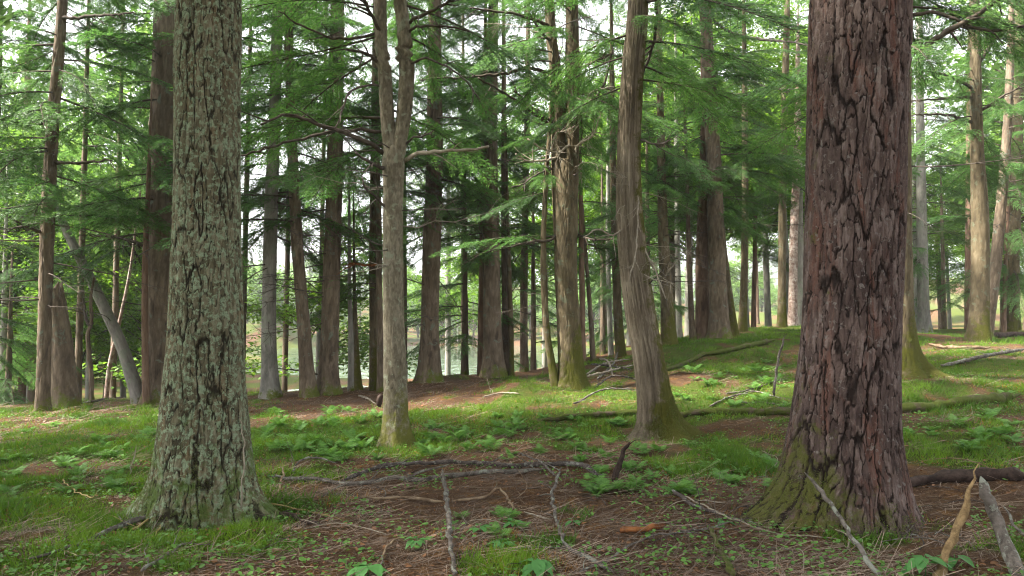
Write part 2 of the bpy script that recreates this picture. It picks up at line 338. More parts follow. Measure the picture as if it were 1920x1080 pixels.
# ------------------------------------------------------------------ boughs: one mesh per variety, shared by all trees
def hemlock_bough(seed, L, nsec, blade=(.05, .11), wid=.0135, tstep=.021, droop=.24, mats=('needle', 'stem')):
    r = random.Random(seed); A = Acc()
    curve = r.uniform(-.12, .12)
    def main(s): return np.array([L * s * (1 - .05 * s), L * curve * s * s + .02 * L * math.sin(5 * s + seed), L * (.05 * s - droop * s * s)])
    tube(A, [main(s) for s in np.linspace(0, 1, 9)], np.linspace(.011 * L ** .5, .002, 9), 4, 1, False)
    bl = []; sec = []
    for k in range(nsec):
        s = .10 + .90 * (k + r.random() * .6) / nsec
        if r.random() < .14: continue
        side = 1 if k % 2 else -1
        p0 = main(s); dm = main(min(1, s + .02)) - main(s - .02); base = math.atan2(dm[1], dm[0])
        prof = min(1, (s - .02) / .22) * (1 - s) ** .75 + .06
        ln = L * .36 * prof * r.uniform(.65, 1.15)
        ang = base + side * math.radians(r.uniform(42, 66))
        dz = r.uniform(-.40, .08)
        pts = []
        for t in (0, .35, .7, 1):
            a2 = ang - side * .35 * t
            pts.append(p0 + ln * t * np.array([math.cos(a2), math.sin(a2), dz - .22 * t]))
        pts = np.array(pts); sec.append(pts)
        n = max(2, int(ln / tstep))
        for j in range(n):
            t = (j + r.random() * .7) / n
            q = t * 3; i0 = min(2, int(q)); pp = pts[i0] + (pts[i0 + 1] - pts[i0]) * (q - i0)
            d = pts[i0 + 1] - pts[i0]; a3 = math.atan2(d[1], d[0])
            for sd in (-1, 1):
                if r.random() < .12: continue
                a4 = a3 + sd * math.radians(r.uniform(28, 62)); bln = r.uniform(*blade) * (1.1 - .5 * t)
                bl.append((*pp, a4, bln, r.uniform(-.6, .2), wid * r.uniform(.7, 1.3), r.uniform(-.9, .9), r.random()))
        e = pts[-1]; d = pts[-1] - pts[-2]
        bl.append((*e, math.atan2(d[1], d[0]), blade[1] * .8, -.3, wid, 0, r.random()))
    for pts in sec: tube(A, pts[[0, 2, 3]], [.0035, .002, .0008], 3, 1, False)
    b = np.array(bl); p = b[:, :3]; ca, sa = np.cos(b[:, 3]), np.sin(b[:, 3]); ln = b[:, 4]
    d = np.stack([ca, sa, b[:, 5]], 1); sd = np.stack([-sa, ca, b[:, 7]], 1) * (b[:, 6] * .5)[:, None]
    V = np.stack([p, p + d * (ln * .45)[:, None] + sd, p + d * ln[:, None], p + d * (ln * .45)[:, None] - sd], 1).reshape(-1, 3)
    A.add(V, np.arange(len(V)).reshape(-1, 4), a=np.repeat(b[:, 8], 4), m=0)
    return A.mesh("hemlock_bough", [M[mats[0]], M[mats[1]]])
def leaves(A, p, az, tilt, ln, wr, sh, m=0, rollv=None):
    """many folded six-sided leaves at once"""
    n = len(p); ca, sa, ct, st = np.cos(az), np.sin(az), np.cos(tilt), np.sin(tilt)
    d = np.stack([ca * ct, sa * ct, st], 1); s = np.stack([-sa, ca, np.zeros(n)], 1)
    u = np.cross(d, s); 
    if rollv is not None: s = s * np.cos(rollv)[:, None] + u * np.sin(rollv)[:, None]; u = np.cross(d, s)
    L = ln[:, None]; W = (ln * wr)[:, None] * .5
    V = np.stack([p, p + d * L * .5, p + d * L, p + d * L * .62 + s * W + u * W * .3, p + d * L * .22 + s * W * .8 + u * W * .25,
                  p + d * L * .62 - s * W + u * W * .3, p + d * L * .22 - s * W * .8 + u * W * .25], 1).reshape(-1, 3)
    k = np.arange(n)[:, None] * 7
    q = np.concatenate([k + np.array([[0, 1, 3, 4]]), k + np.array([[0, 6, 5, 1]])]); t = np.concatenate([k + np.array([[1, 2, 3]]), k + np.array([[1, 5, 2]])])
    A.add(V, q, t, np.repeat(sh, 7), m)
def broad_bough(seed, L, nsec, per, size=(.06, .11), mats=('broad', 'stem')):
    r = random.Random(seed); A = Acc(); lv = []
    def main(s): return np.array([L * s, .10 * L * math.sin(3 * s + seed), L * (.22 * s - .20 * s * s)])
    tube(A, [main(s) for s in np.linspace(0, 1, 7)], np.linspace(.009 * L, .003, 7), 4, 1, False)
    for k in range(nsec):
        s = .15 + .85 * k / nsec; p0 = main(s); a = (1 if k % 2 else -1) * r.uniform(.5, 1.2); ln = L * r.uniform(.22, .42) * (1.15 - .6 * s)
        e = p0 + ln * np.array([math.cos(a), math.sin(a), r.uniform(-.2, .4)])
        tube(A, [p0, (p0 + e) / 2 + (0, 0, .03 * L), e], [.006, .004, .002], 3, 1, False)
        for j in range(per):
            t = r.uniform(.15, 1.08); q = p0 + (e - p0) * t + np.array([r.gauss(0, .07), r.gauss(0, .07), r.gauss(0, .06)]) * L
            lv.append((*q, r.uniform(0, 6.28), r.uniform(-.8, .25), r.uniform(*size), r.uniform(.55, .8), r.random(), r.uniform(-.5, .5)))
    b = np.array(lv); leaves(A, b[:, :3], b[:, 3], b[:, 4], b[:, 5], b[:, 6], b[:, 7], 0, b[:, 8])
    return A.mesh("broadleaf_bough", [M[mats[0]], M[mats[1]]])
HB = [hemlock_bough(100 + k, 2.6, 76 - 6 * (k % 3)) for k in range(7)]
BB = [broad_bough(200 + k, 1.9, 16, 20) for k in range(5)]
def dead_branch(seed, L, n=7, m='twig', wig=.1, thin=.008):
    r = random.Random(seed); A = Acc()
    def limb(p, a, e, ln, rad, depth):
        pts = [p]; 
        for k in range(6):
            a += r.gauss(0, wig); e += r.gauss(0, wig * .7) - .03; pts.append(pts[-1] + ln / 6 * np.array([math.cos(a) * math.cos(e), math.sin(a) * math.cos(e), math.sin(e)]))
        tube(A, pts, np.linspace(rad, max(.0012, rad * .22), 7), 5 if depth == 0 else 3, 0, True)
        if depth < 2:
            for k in range(n if depth == 0 else 3):
                i = r.randint(1, 5); limb(pts[i], a + r.choice((-1, 1)) * r.uniform(.4, 1.0), e + r.uniform(-.4, .3), ln * r.uniform(.2, .5), rad * .42, depth + 1)
    limb(np.zeros(3), 0, r.uniform(-.1, .25), L, thin * L, 0)
    return A.mesh("dead_branch", [M[m]], True)
DB = [dead_branch(300 + k, 1.6, 6) for k in range(6)]
DP = [dead_branch(320 + k, 1.7, 8, 'twig_pale', .22, .0065) for k in range(4)]
def crown_mesh(name, kind, seed, H, R, n, mats):
    """a whole crown for trees too far away to show their boughs"""
    r = random.Random(seed); A = Acc()
    if kind == 'hemlock':
        for k in range(n):
            h = H * (k + r.random()) / n; rr = R * (1 - .75 * h / H) * r.uniform(.6, 1.1) + .3; a = r.uniform(0, 6.28)
            ax = np.array([math.cos(a), math.sin(a), 0]); sx = np.array([-math.sin(a), math.cos(a), 0])
            pp = np.array([r.random() for _ in range(150)]) ** .8; q = np.array([r.uniform(-1, 1) for _ in range(150)]) * (.42 * (1.05 - pp) + .04)
            p = (pp * rr)[:, None] * ax + (q * rr)[:, None] * sx; p[:, 2] = h + .1 * rr * pp - .32 * rr * pp ** 2 + np.array([r.gauss(0, .05) for _ in range(150)])
            az = a + np.sign(q) * .9 + np.array([r.gauss(0, .4) for _ in range(150)])
            ln = np.array([r.uniform(.12, .30) for _ in range(150)])
            d = np.stack([np.cos(az), np.sin(az), np.full(150, -.25)], 1); s = np.stack([-np.sin(az), np.cos(az), np.array([r.uniform(-.5, .5) for _ in range(150)])], 1) * .026
            V = np.stack([p, p + d * (ln * .5)[:, None] + s, p + d * ln[:, None], p + d * (ln * .5)[:, None] - s], 1).reshape(-1, 3)
            A.add(V, np.arange(600).reshape(-1, 4), a=np.repeat([r.random() for _ in range(150)], 4))
            tube(A, [(0, 0, h), ax * rr * .5 + (0, 0, h), ax * rr + (0, 0, h - .2 * rr)], [.03, .015, .004], 3, 1, False)
    else:
        for k in range(n):
            u = np.array([r.gauss(0, 1) for _ in range(3)]); u /= np.linalg.norm(u); rad = r.uniform(.35, 1) ** .5
            c = np.array([u[0] * R * rad, u[1] * R * rad, H * .5 + u[2] * H * .5 * rad]); c[:2] *= (1.15 - .5 * c[2] / H)
            tube(A, [(0, 0, max(0, c[2] - 1.2)), c * (.5, .5, 1) - (0, 0, .3), c], [.05, .03, .008], 3, 1, False)
            m = 70; p = c + np.array([[r.gauss(0, .30), r.gauss(0, .30), r.gauss(0, .17)] for _ in range(m)]) * R * .42
            leaves(A, p, np.array([r.uniform(0, 6.28) for _ in range(m)]), np.array([r.uniform(-.9, .3) for _ in range(m)]), np.array([r.uniform(.13, .24) for _ in range(m)]),
                   np.full(m, .75), np.array([r.random() for _ in range(m)]), 0, np.array([r.uniform(-.6, .6) for _ in range(m)]))
    return A.mesh(name, [M[mats], M['stem']])
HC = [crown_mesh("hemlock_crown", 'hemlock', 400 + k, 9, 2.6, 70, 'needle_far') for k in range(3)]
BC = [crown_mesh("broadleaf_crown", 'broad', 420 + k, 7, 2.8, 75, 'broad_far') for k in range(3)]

# ------------------------------------------------------------------ trunks
BARK = {  # cell width, cell height, depth of the fissures, their width in cells, unevenness of the plates
 'pine': (.034, .13, .015, .22, .34), 'hemlock_old': (.025, .10, .013, .24, .36), 'cedar': (.022, .42, .013, .30, .5), 'scaly': (.030, .070, .0065, .30, .8),
 'hemlock': (.06, .26, .012, .4, .4), 'hemlock_moss': (.055, .22, .011, .4, .4), 'grey': (.07, .30, .007, .4, .3), 'red': (.06, .3, .012, .4, .4), 'birch': (.12, .10, .006, .3, .8), 'snag': (.04, .5, .012, .4, .4)}
def trunk_mesh(path, kind, base, seed, nth, dz, vis_top, flare=(.5, .35), roots=(), nlobe=5, side=0.0, cap_jag=0.0, lump=.05):
    """path: rows (x, y, z, radius) from the foot up, relative to nothing; returned relative to base"""
    path = np.asarray(path, float)
    z0, z1 = path[0, 2], path[-1, 2]
    zs = np.concatenate([np.arange(z0 - .22, min(vis_top, z1), dz), np.arange(min(vis_top, z1), z1, dz * 8 + .1), [z1]])
    sp = smooth_path(path, .08); o = np.argsort(sp[:, 2]); sp = sp[o]
    cx, cyy, rad = (np.interp(zs, sp[:, 2], sp[:, k]) for k in (0, 1, 3))
    th = np.arange(nth) * 2 * math.pi / nth; th = th - .55 * np.sin(th + math.pi / 2)   # finer towards the clearing
    Z, T = np.meshgrid(zs, th, indexing='ij'); R0 = rad[:, None] * np.ones(nth)
    Hh = Z - z0; cs, sn = np.cos(T), np.sin(T); r = random.Random(seed)
    lob = np.zeros(T.shape)
    for q in range(nlobe):
        a = (q + r.uniform(-.3, .3)) * 2 * math.pi / nlobe; lob += r.uniform(.5, 1) * np.exp((np.cos(T - a) - 1) * 9)
    hh = np.maximum(Hh, -.05)
    R = R0 * (1 + flare[0] * np.exp(-hh / flare[1]) * (.35 + .65 * lob) + .10 * np.exp(-hh / 1.2) * lob)
    for (a, k, wd, fh) in roots: R += R0 * k * np.exp((np.cos(T - a) - 1) * wd) * np.exp(-hh / fh)
    R += R0 * lump * 2 * (fbm(cs * 1.2 + seed, sn * 1.2, Z * .9, seed, 3) - .5) * (1 + 1.2 * np.exp(-hh / .4))
    cw, ch, dep, fw, ev = BARK[kind]
    rm = float(np.median(rad[:max(2, len(rad) // 2)])); N = max(5, int(round(2 * math.pi * rm / cw)))
    k = 2.2 * rm / cw / 6
    warp = 1.5 * (fbm(cs * k * 1.6, sn * k * 1.6, Z / ch * .35, seed + 5, 2) - .5)
    uu = T / (2 * math.pi) * N + warp; vv = Z / ch + 1.2 * (fbm(cs * k * 2, sn * k * 2, Z / ch * .6, seed + 8, 2) - .5)
    jag = fbm(cs * rm / .02, sn * rm / .02, Z / .03, seed + 14, 2) - .5; jag2 = fbm(cs * rm / .02, sn * rm / .02, Z / .03, seed + 24, 2) - .5
    uu = uu + .55 * jag; vv = vv + .35 * jag2
    e1, id1, pr1 = voronoi(uu, vv, N, seed)
    e2, id2, pr2 = voronoi(uu * 2 + .5 * jag2, vv * 2.6, N * 2, seed + 3)
    open1 = sstep(.22, .6, pr1); open2 = sstep(.35, .75, pr2)
    e1 = e1 + .6 * (1 - open1)
    cut = (1 - sstep(0, fw, e1)); cut2 = (1 - sstep(0, fw * 1.3, e2)) * open2
    fine = fbm(cs * rm / .012, sn * rm / .012, Z / .05, seed + 4, 2) - .5
    R += dep * (-cut * (.55 + .45 * id1) - .35 * cut2 + ev * (id1 - .5) + .35 * ev * (id2 - .5) + .5 * fine)
    if kind in ('pine', 'hemlock_old', 'hemlock', 'hemlock_moss'):      # long connected furrows between groups of plates
        e3, id3, pr3 = voronoi((uu - .55 * jag) / 3 + .35 * jag, vv / 4.5, max(3, N // 3), seed + 31) if N % 3 == 0 else voronoi(T / (2 * math.pi) * max(3, N // 3) + .6 * warp + .3 * jag, vv / 4.5, max(3, N // 3), seed + 31)
        big = (1 - sstep(0, .16, e3)) * sstep(.2, .6, pr3); R += dep * (-.8 * big + .5 * (id3 - .5)); e1 = np.minimum(e1, e3 * 1.2 + .3 * (1 - sstep(.2, .6, pr3)))
    R = np.maximum(R, .004)
    if cap_jag:
        Z = Z - np.maximum(0, 1 - (z1 - Z) / .5) * cap_jag * fbm(cs * 3, sn * 3, 0, seed + 2, 2)
    V = np.stack([cx[:, None] + R * cs, cyy[:, None] + R * sn, Z], -1).reshape(-1, 3) - np.asarray(base)
    n = len(zs); i = np.arange(n - 1)[:, None] * nth; j = np.arange(nth)[None]; j2 = (j + 1) % nth
    q = np.stack([i + j, i + j2, i + nth + j2, i + nth + j], -1).reshape(-1, 4)
    V = np.vstack([V, [(cx[-1] - base[0], cyy[-1] - base[1], z1 - base[2] - cap_jag * .6)]]); t = np.array([[len(V) - 1, (n - 1) * nth + k, (n - 1) * nth + (k + 1) % nth] for k in range(nth)])
    ex = lambda a, v: np.append(a.ravel(), v)
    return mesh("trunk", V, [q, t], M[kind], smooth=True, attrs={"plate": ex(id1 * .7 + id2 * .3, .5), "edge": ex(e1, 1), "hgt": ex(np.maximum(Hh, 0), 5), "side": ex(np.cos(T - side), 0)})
def trunk_path(pix, d, top, zmin=None):
    """pixel rows (x, y, width) at distance d -> world rows, carried on above the frame up to the height top"""
    rows = []
    for px, py, wd in pix:
        p = P(px, py, d); rows.append((p[0], d, p[2], wd / F * d * .5))
    rows[0] = (rows[0][0], d, float(gz(rows[0][0], d)), rows[0][3])
    rows = [rows[0]] + [q for q in rows[1:] if q[2] > rows[0][2] + .05]
    if top and rows[-1][2] < top:
        a, b = np.array(rows[-2]), np.array(rows[-1]); sl = np.clip((b[:2] - a[:2]) / max(.3, b[2] - a[2]), -.2, .2); z = b[2]
        for k in (1, 2, 3):
            zz = z + (top - z) * k / 3; rows.append((b[0] + sl[0] * (zz - z) * .6, d, zz, b[3] * (1 - .85 * k / 3)))
    return np.array(rows)
def trunk_at(path, z):
    o = np.argsort(path[:, 2]); return np.array([np.interp(z, path[o, 2], path[o, k]) for k in range(4)])
def add_bough(root, path, z, az, me, scale, pitch, roll=0.0, name="bough", parent=None):
    p = trunk_at(path, z); q = (p[0] + .7 * p[3] * math.cos(az), p[1] + .7 * p[3] * math.sin(az), z)
    Mx = Matrix.Translation(Vector(q) - root.location) @ Matrix.Rotation(az, 4, 'Z') @ Matrix.Rotation(-pitch, 4, 'Y') @ Matrix.Rotation(roll, 4, 'X') @ Matrix.Diagonal((scale, scale, scale, 1))
    return put(name, me, parent or root, Mx)
def grow(root, path, z0, z1, n, ln, set_=HB, unit=2.6, face=None, spread=math.pi, keep=None, taper=True, pitch=(-.38, .12), parent=None):
    n = int(n * 1.35) if set_ is HB else int(n * 1.3)
    """boughs up a trunk; face = the azimuth they favour"""
    for k in range(n):
        z = z0 + (z1 - z0) * (k + random.random()) / n
        az = (face if face is not None else 0) + U(-spread, spread)
        f = U(.7, 1.15) * (1 - .45 * max(0, (z - z0) / max(.1, z1 - z0)) if taper else 1)
        add_bough(root, path, z, az, random.choice(set_), ln * f / unit, U(*pitch), U(-.5, .5), parent=parent)
def branch_px(root, d, pts, w0, w1, m='twig', sub=4, seed=0, zfun=None, bulge=0.0):
    """a bare branch drawn through places of the photograph, leaning out of the trunk's plane by bulge metres"""
    A = Acc(); n = len(pts)
    p = np.array([P(x, y, d - bulge * k / (n - 1)) for k, (x, y) in enumerate(pts)])
    s = smooth_path(p, .07); r = random.Random(seed + int(pts[0][0])); s[1:] += np.array([[r.gauss(0, .008) for _ in range(3)] for _ in range(len(s) - 1)])
    k0, k1 = w0 / F * d * .62, w1 / F * d * .72
    tube(A, s, np.linspace(k0, k1, len(s)), 6, 0, True, jit=.2, seed=seed)
    for _ in range(sub):
        i = r.randint(len(s) // 4, len(s) - 2); dr = s[i + 1] - s[i]; dr /= np.linalg.norm(dr); ln = r.uniform(.2, .55)
        v = dr + np.array([r.gauss(0, .6), r.gauss(0, .6), r.gauss(-.1, .45)]); v /= np.linalg.norm(v); a = s[i]
        pts2 = [a]
        for q in range(5): v = v + np.array([r.gauss(0, .12), r.gauss(0, .12), r.gauss(-.02, .12)]); v /= np.linalg.norm(v); pts2.append(pts2[-1] + v * ln / 5)
        tube(A, pts2, np.linspace(max(.0035, k1 * .9), .0015, 6), 4, 0, True)
    V = [x - np.array(root.location) for x in A.v]; A.v = V
    return put("dead_branch", A.mesh("dead_branch", [M[m]], True), root)
def fork_mesh(root, pix, d, kind, seed, nth, dz, top, vis):
    rows = [(*P(x, y, d)[[0, 2]], wd / F * d * .5) for x, y, wd in pix]; rows = np.array([(a, d, b, c) for a, b, c in rows])
    a, b = rows[-2], rows[-1]; rows = np.vstack([rows, [(b[0] + (b[0] - a[0]) * 1.5, d, top, .03)]])
    me = trunk_mesh(rows, kind, np.array(root.location), seed, nth, dz, vis, flare=(0, 1), nlobe=1)
    at = me.attributes["hgt"]; v = np.full(len(me.vertices), 3.0, np.float32); at.data.foreach_set("value", v)
    return put("fork_stem", me, root), rows
def moss_tufts(trunk, n, seed, top, amount, side=0.0, size=.013, jz=.01):
    """tufts of moss growing on the foot of a trunk: a sub-part of the trunk"""
    me = trunk.data; g = np.random.default_rng(seed); nv = len(me.vertices)
    co = np.empty(nv * 3, np.float32); me.vertices.foreach_get("co", co); co = co.reshape(-1, 3); no = np.empty(nv * 3, np.float32); me.vertices.foreach_get("normal", no); no = no.reshape(-1, 3)
    h = np.empty(nv, np.float32); me.attributes["hgt"].data.foreach_get("value", h); sd = np.empty(nv, np.float32); me.attributes["side"].data.foreach_get("value", sd)
    k = 1 - h / top + 2.6 * (fbm(co[:, 0] * 6, co[:, 1] * 6, co[:, 2] * 5, seed, 4) - .5) + side * sd
    ok = np.where((k > 1 - amount) & (h < top * 1.6) & (co[:, 2] > -.02))[0]
    if not len(ok): return
    i = g.choice(ok, n); L0 = g.random(n); p = co[i] + g.normal(0, .006, (n, 3)) + np.stack([0 * L0, 0 * L0, (L0 - .5) * jz * 1.3], 1); v = no[i] + g.normal(0, .45, (n, 3)) + (0, 0, .15); v /= np.linalg.norm(v, axis=1)[:, None]
    s_ = np.cross(v, g.normal(0, 1, (n, 3))); s_ /= np.linalg.norm(s_, axis=1)[:, None] + 1e-6; L = size * (.4 + g.random(n))
    V = np.stack([p - s_ * size * .2 - v * .003, p + s_ * size * .2 - v * .003, p + v * L[:, None]], 1).reshape(-1, 3)
    o = put("moss", mesh("moss", V, np.arange(3 * n).reshape(-1, 3), M['moss'], attrs={"shade": np.repeat(g.random(n), 3)}), trunk); o["kind"] = "stuff"
TREES = {}
MOSSY = {'old': (4000, 11, .50, .42), 'pine': (4000, 12, .4, .35, .5), 'cedar': (8000, 13, .5, .55, .6), 'fork': (1500, 14, .3, .35), 'double': (2500, 15, .6, .5), 't36': (3000, 16, .5, .6), 't39': (1500, 17, .6, .45)}
def tree(key, name, label, cat, kind, d, pix, top=17, nth=48, dz=.06, group=None, **kw):
    path = trunk_path(pix, d, top); base = path[0, :3].copy()
    root = thing(name, label, cat, base, group)
    vis = P(960, -40, d)[2]
    kw.setdefault('flare', (.30, .20))
    me = trunk_mesh(path, kind, base, 1000 + len(TREES) * 13, nth, dz, vis, **kw); tk = put("trunk", me, root)
    if key in MOSSY: moss_tufts(tk, *MOSSY[key], jz=dz)
    TREES[key] = (root, path, d); return root, path
PI = math.pi
# --- the two great trunks in front
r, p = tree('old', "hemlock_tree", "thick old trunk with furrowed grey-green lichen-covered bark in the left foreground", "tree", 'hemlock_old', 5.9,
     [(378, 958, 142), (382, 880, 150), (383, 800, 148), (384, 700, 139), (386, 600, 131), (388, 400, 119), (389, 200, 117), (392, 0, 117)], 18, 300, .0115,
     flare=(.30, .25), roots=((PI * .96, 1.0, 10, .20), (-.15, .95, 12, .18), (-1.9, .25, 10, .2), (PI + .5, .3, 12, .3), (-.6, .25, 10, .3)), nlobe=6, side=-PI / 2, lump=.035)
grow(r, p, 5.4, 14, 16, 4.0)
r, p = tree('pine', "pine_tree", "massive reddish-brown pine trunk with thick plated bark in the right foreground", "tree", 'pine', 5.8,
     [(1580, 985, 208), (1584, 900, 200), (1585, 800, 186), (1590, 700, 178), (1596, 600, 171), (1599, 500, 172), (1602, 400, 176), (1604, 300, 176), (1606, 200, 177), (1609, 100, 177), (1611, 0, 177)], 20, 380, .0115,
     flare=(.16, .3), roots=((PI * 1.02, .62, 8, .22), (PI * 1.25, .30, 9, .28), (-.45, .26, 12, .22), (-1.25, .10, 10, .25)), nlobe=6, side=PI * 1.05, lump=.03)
grow(r, p, 6.0, 15, 16, 4.0)
# --- the forked grey trunk
r, p = tree('fork', "hemlock_tree", "slim grey scaly trunk that forks into two stems, standing in the middle clearing", "tree", 'scaly', 9.1,
     [(744, 832, 52), (742, 780, 46), (741, 700, 43), (738, 600, 40), (737, 500, 38), (737, 400, 37), (738, 340, 38), (738, 310, 42), (739, 285, 38), (740, 268, 16)], 0, 110, .02,
     flare=(.20, .2), roots=((-.1, .5, 10, .14), (PI * 1.1, .35, 10, .14), (-1.5, .2, 9, .15)))
fl, fp1 = fork_mesh(r, [(737, 310, 32), (729, 250, 27), (725, 200, 26), (720, 110, 25), (713, 0, 23)], 9.1, 'scaly', 71, 70, .025, 13, 5.7)
fr, fp2 = fork_mesh(r, [(742, 310, 32), (752, 250, 28), (759, 200, 29), (763, 130, 29), (758, 60, 27), (750, 0, 25)], 9.1, 'scaly', 72, 70, .025, 14, 5.7)
for q, (pts, a, b, bu, m) in enumerate([
    ([(722, 288), (690, 268), (640, 247), (590, 230), (555, 219), (528, 215), (490, 232)], 8, 3, .7, 'stem'), ([(716, 247), (665, 243), (605, 250), (530, 270), (450, 292)], 6, 2.5, .5, 'stem'),
    ([(730, 318), (705, 310), (685, 300), (666, 290)], 7, 3, .6, 'twig'), ([(733, 396), (710, 373), (690, 358), (680, 336)], 5, 2, .5, 'twig'),
    ([(757, 302), (785, 288), (825, 285), (880, 281), (917, 276)], 7, 3, .5, 'twig_pale'), ([(717, 120), (690, 103), (675, 97), (650, 94)], 6, 3, .4, 'stem'),
    ([(724, 76), (705, 45), (692, 20), (680, -8)], 6, 4, .3, 'stem'), ([(763, 46), (785, 32), (815, 18), (852, -2)], 6, 3, .4, 'stem'), ([(766, 62), (782, 52), (812, 48), (880, 57)], 5, 2, .5, 'stem'),
    ([(758, 272), (775, 258), (800, 256), (812, 243)], 4, 2, .3, 'twig'), ([(736, 503), (720, 498), (705, 500)], 3, 1.5, .3, 'twig_pale'), ([(720, 165), (690, 160), (655, 175), (640, 215), (628, 240)], 4, 2, .6, 'twig'),
    ([(718, 60), (660, 72), (590, 60), (520, 20)], 5, 2, .3, 'stem'), ([(756, 130), (800, 110), (860, 140), (900, 185)], 4, 2, .4, 'twig')]): branch_px(r, 9.1, pts, a, b, m, 4, 10 + q, bulge=bu)
for z, a, s, pt in [(4.0, PI * .92, 3.0, .05), (3.7, PI * .75, 2.6, 0), (4.9, 1.2, 2.6, 0)]:
    add_bough(r, p, min(z, 4.0) if z < 4.1 else 4.1, a, random.choice(HB), s / 2.6, pt, U(-.2, .2))
grow(r, fp1, 4.6, 9, 11, 2.8, face=PI, spread=1.9, parent=fl); grow(r, fp2, 4.9, 10, 11, 2.8, face=0, spread=1.9, parent=fr)
# --- the cedar
r, p = tree('cedar', "cedar_tree", "cedar with stringy pale grey bark and a mossy green flared foot, right of centre", "tree", 'cedar', 9.8,
     [(1236, 818, 66), (1231, 790, 62), (1228, 760, 61), (1221, 700, 59), (1211, 640, 57), (1203, 600, 57), (1189, 500, 54), (1181, 400, 50), (1179, 300, 45), (1182, 200, 43), (1189, 100, 42), (1197, 0, 40)], 15, 130, .02,
     flare=(.25, .2), roots=((-.1, 1.7, 12, .20), (PI * 1.12, .75, 12, .13), (-.95, 1.1, 12, .18), (PI * 1.5, .2, 10, .2)), nlobe=6, side=-.15)
for q, (pts, a, b, bu, m) in enumerate([([(1232, -5), (1228, 60), (1222, 95), (1205, 140), (1190, 175)], 6, 3, -.4, 'stem'), ([(1192, 330), (1196, 380), (1192, 470), (1180, 530)], 3, 1.5, .4, 'twig_pale'),
    ([(1200, 430), (1215, 480), (1240, 520), (1262, 500)], 3, 1.5, .4, 'twig_pale'), ([(1205, 470), (1225, 500), (1248, 560)], 3, 1.5, .5, 'twig_pale'), ([(1180, 420), (1150, 440), (1120, 430), (1095, 445)], 3, 1.5, .5, 'twig_pale'),
    ([(1205, 540), (1225, 525), (1245, 530)], 3, 1.5, .4, 'twig'), ([(1195, 260), (1225, 270), (1255, 265)], 4, 2, .5, 'twig')]): branch_px(r, 9.8, pts, a, b, m, 5, 40 + q, bulge=bu)
for z, a, s in [(5.0, 2.6, 2.2), (5.3, 3.4, 2.2), (4.7, -.5, 2.0), (5.2, -.2, 2.4), (4.9, .6, 2.4), (5.5, -1.4, 1.8), (4.6, 3.0, 1.8)]: add_bough(r, p, z, a, random.choice(HB), s / 2.6, U(-.45, -.1), U(-.3, .3))
grow(r, p, 5.6, 10, 14, 2.6)
# --- the double-stemmed brown trunk
r, p = tree('double', "hemlock_tree", "stout mossy brown trunk splitting into two close stems, hung with bare curved branches", "tree", 'hemlock_moss', 13.5,
     [(1074, 732, 56), (1071, 700, 48), (1068, 640, 45), (1063, 560, 43), (1060, 500, 43), (1060, 400, 43), (1060, 330, 40), (1060, 300, 30)], 0, 90, .03, flare=(.3, .25), side=0)
fl, dp1 = fork_mesh(r, [(1052, 420, 30), (1047, 330, 28), (1046, 240, 28), (1040, 120, 22), (1030, 0, 19)], 13.5, 'hemlock_moss', 81, 56, .035, 13, 7.5)
fr, dp2 = fork_mesh(r, [(1069, 420, 30), (1071, 330, 28), (1072, 240, 28), (1072, 120, 26), (1072, 0, 24)], 13.5, 'hemlock_moss', 82, 56, .035, 15, 7.5)
for q, (pts, a, b, bu, m) in enumerate([([(1035, 238), (1000, 210), (970, 190), (930, 165), (895, 148)], 6, 2, .8, 'stem'), ([(1045, 142), (1010, 132), (985, 128), (930, 140), (785, 150)], 6, 2, .9, 'stem'),
    ([(1050, 236), (1000, 205), (965, 170)], 5, 2, .6, 'stem'), ([(1060, 192), (1025, 182), (1000, 158), (987, 100)], 5, 2.5, .8, 'twig_pale'), ([(1078, 192), (1095, 188), (1112, 172), (1150, 162)], 5, 2.5, .7, 'twig_pale'),
    ([(1060, 290), (1020, 302), (985, 300), (968, 288)], 4, 2, .8, 'twig_pale'), ([(1075, 300), (1085, 270), (1110, 255), (1125, 215)], 4, 2, .6, 'twig_pale'), ([(1080, 130), (1110, 118), (1150, 100)], 5, 2, .6, 'stem'),
    ([(1045, 60), (1010, 40), (960, 25), (880, 15)], 6, 2, .6, 'stem'), ([(1052, 310), (1010, 325), (980, 345), (960, 350)], 4, 2, .5, 'twig'), ([(1040, 85), (1015, 60), (990, 20)], 5, 2, .4, 'stem'), ([(1078, 210), (1110, 190), (1135, 150), (1150, 90)], 5, 2, .5, 'stem'),
    ([(1056, 432), (1030, 450), (1000, 453), (930, 468), (890, 480)], 5, 2, .6, 'stem'), ([(1085, 440), (1110, 450), (1150, 448)], 4, 2, .5, 'stem'), ([(1075, 262), (1050, 285), (1020, 280), (990, 262)], 4, 2, .9, 'twig_pale')]): branch_px(r, 13.5, pts, a, b, m, 5, 60 + q, bulge=bu)
for z, a, s in [(3.0, PI + .2, 2.4), (3.0, -.1, 1.6), (4.3, 1.9, 2.8)]: add_bough(r, p, z, a, random.choice(HB), s / 2.6, .02, 0)
grow(r, dp1, 5.4, 10.5, 15, 3.0, face=PI, spread=2.2, parent=fl); grow(r, dp2, 5.2, 11, 15, 3.0, face=0, spread=2.2, parent=fr)

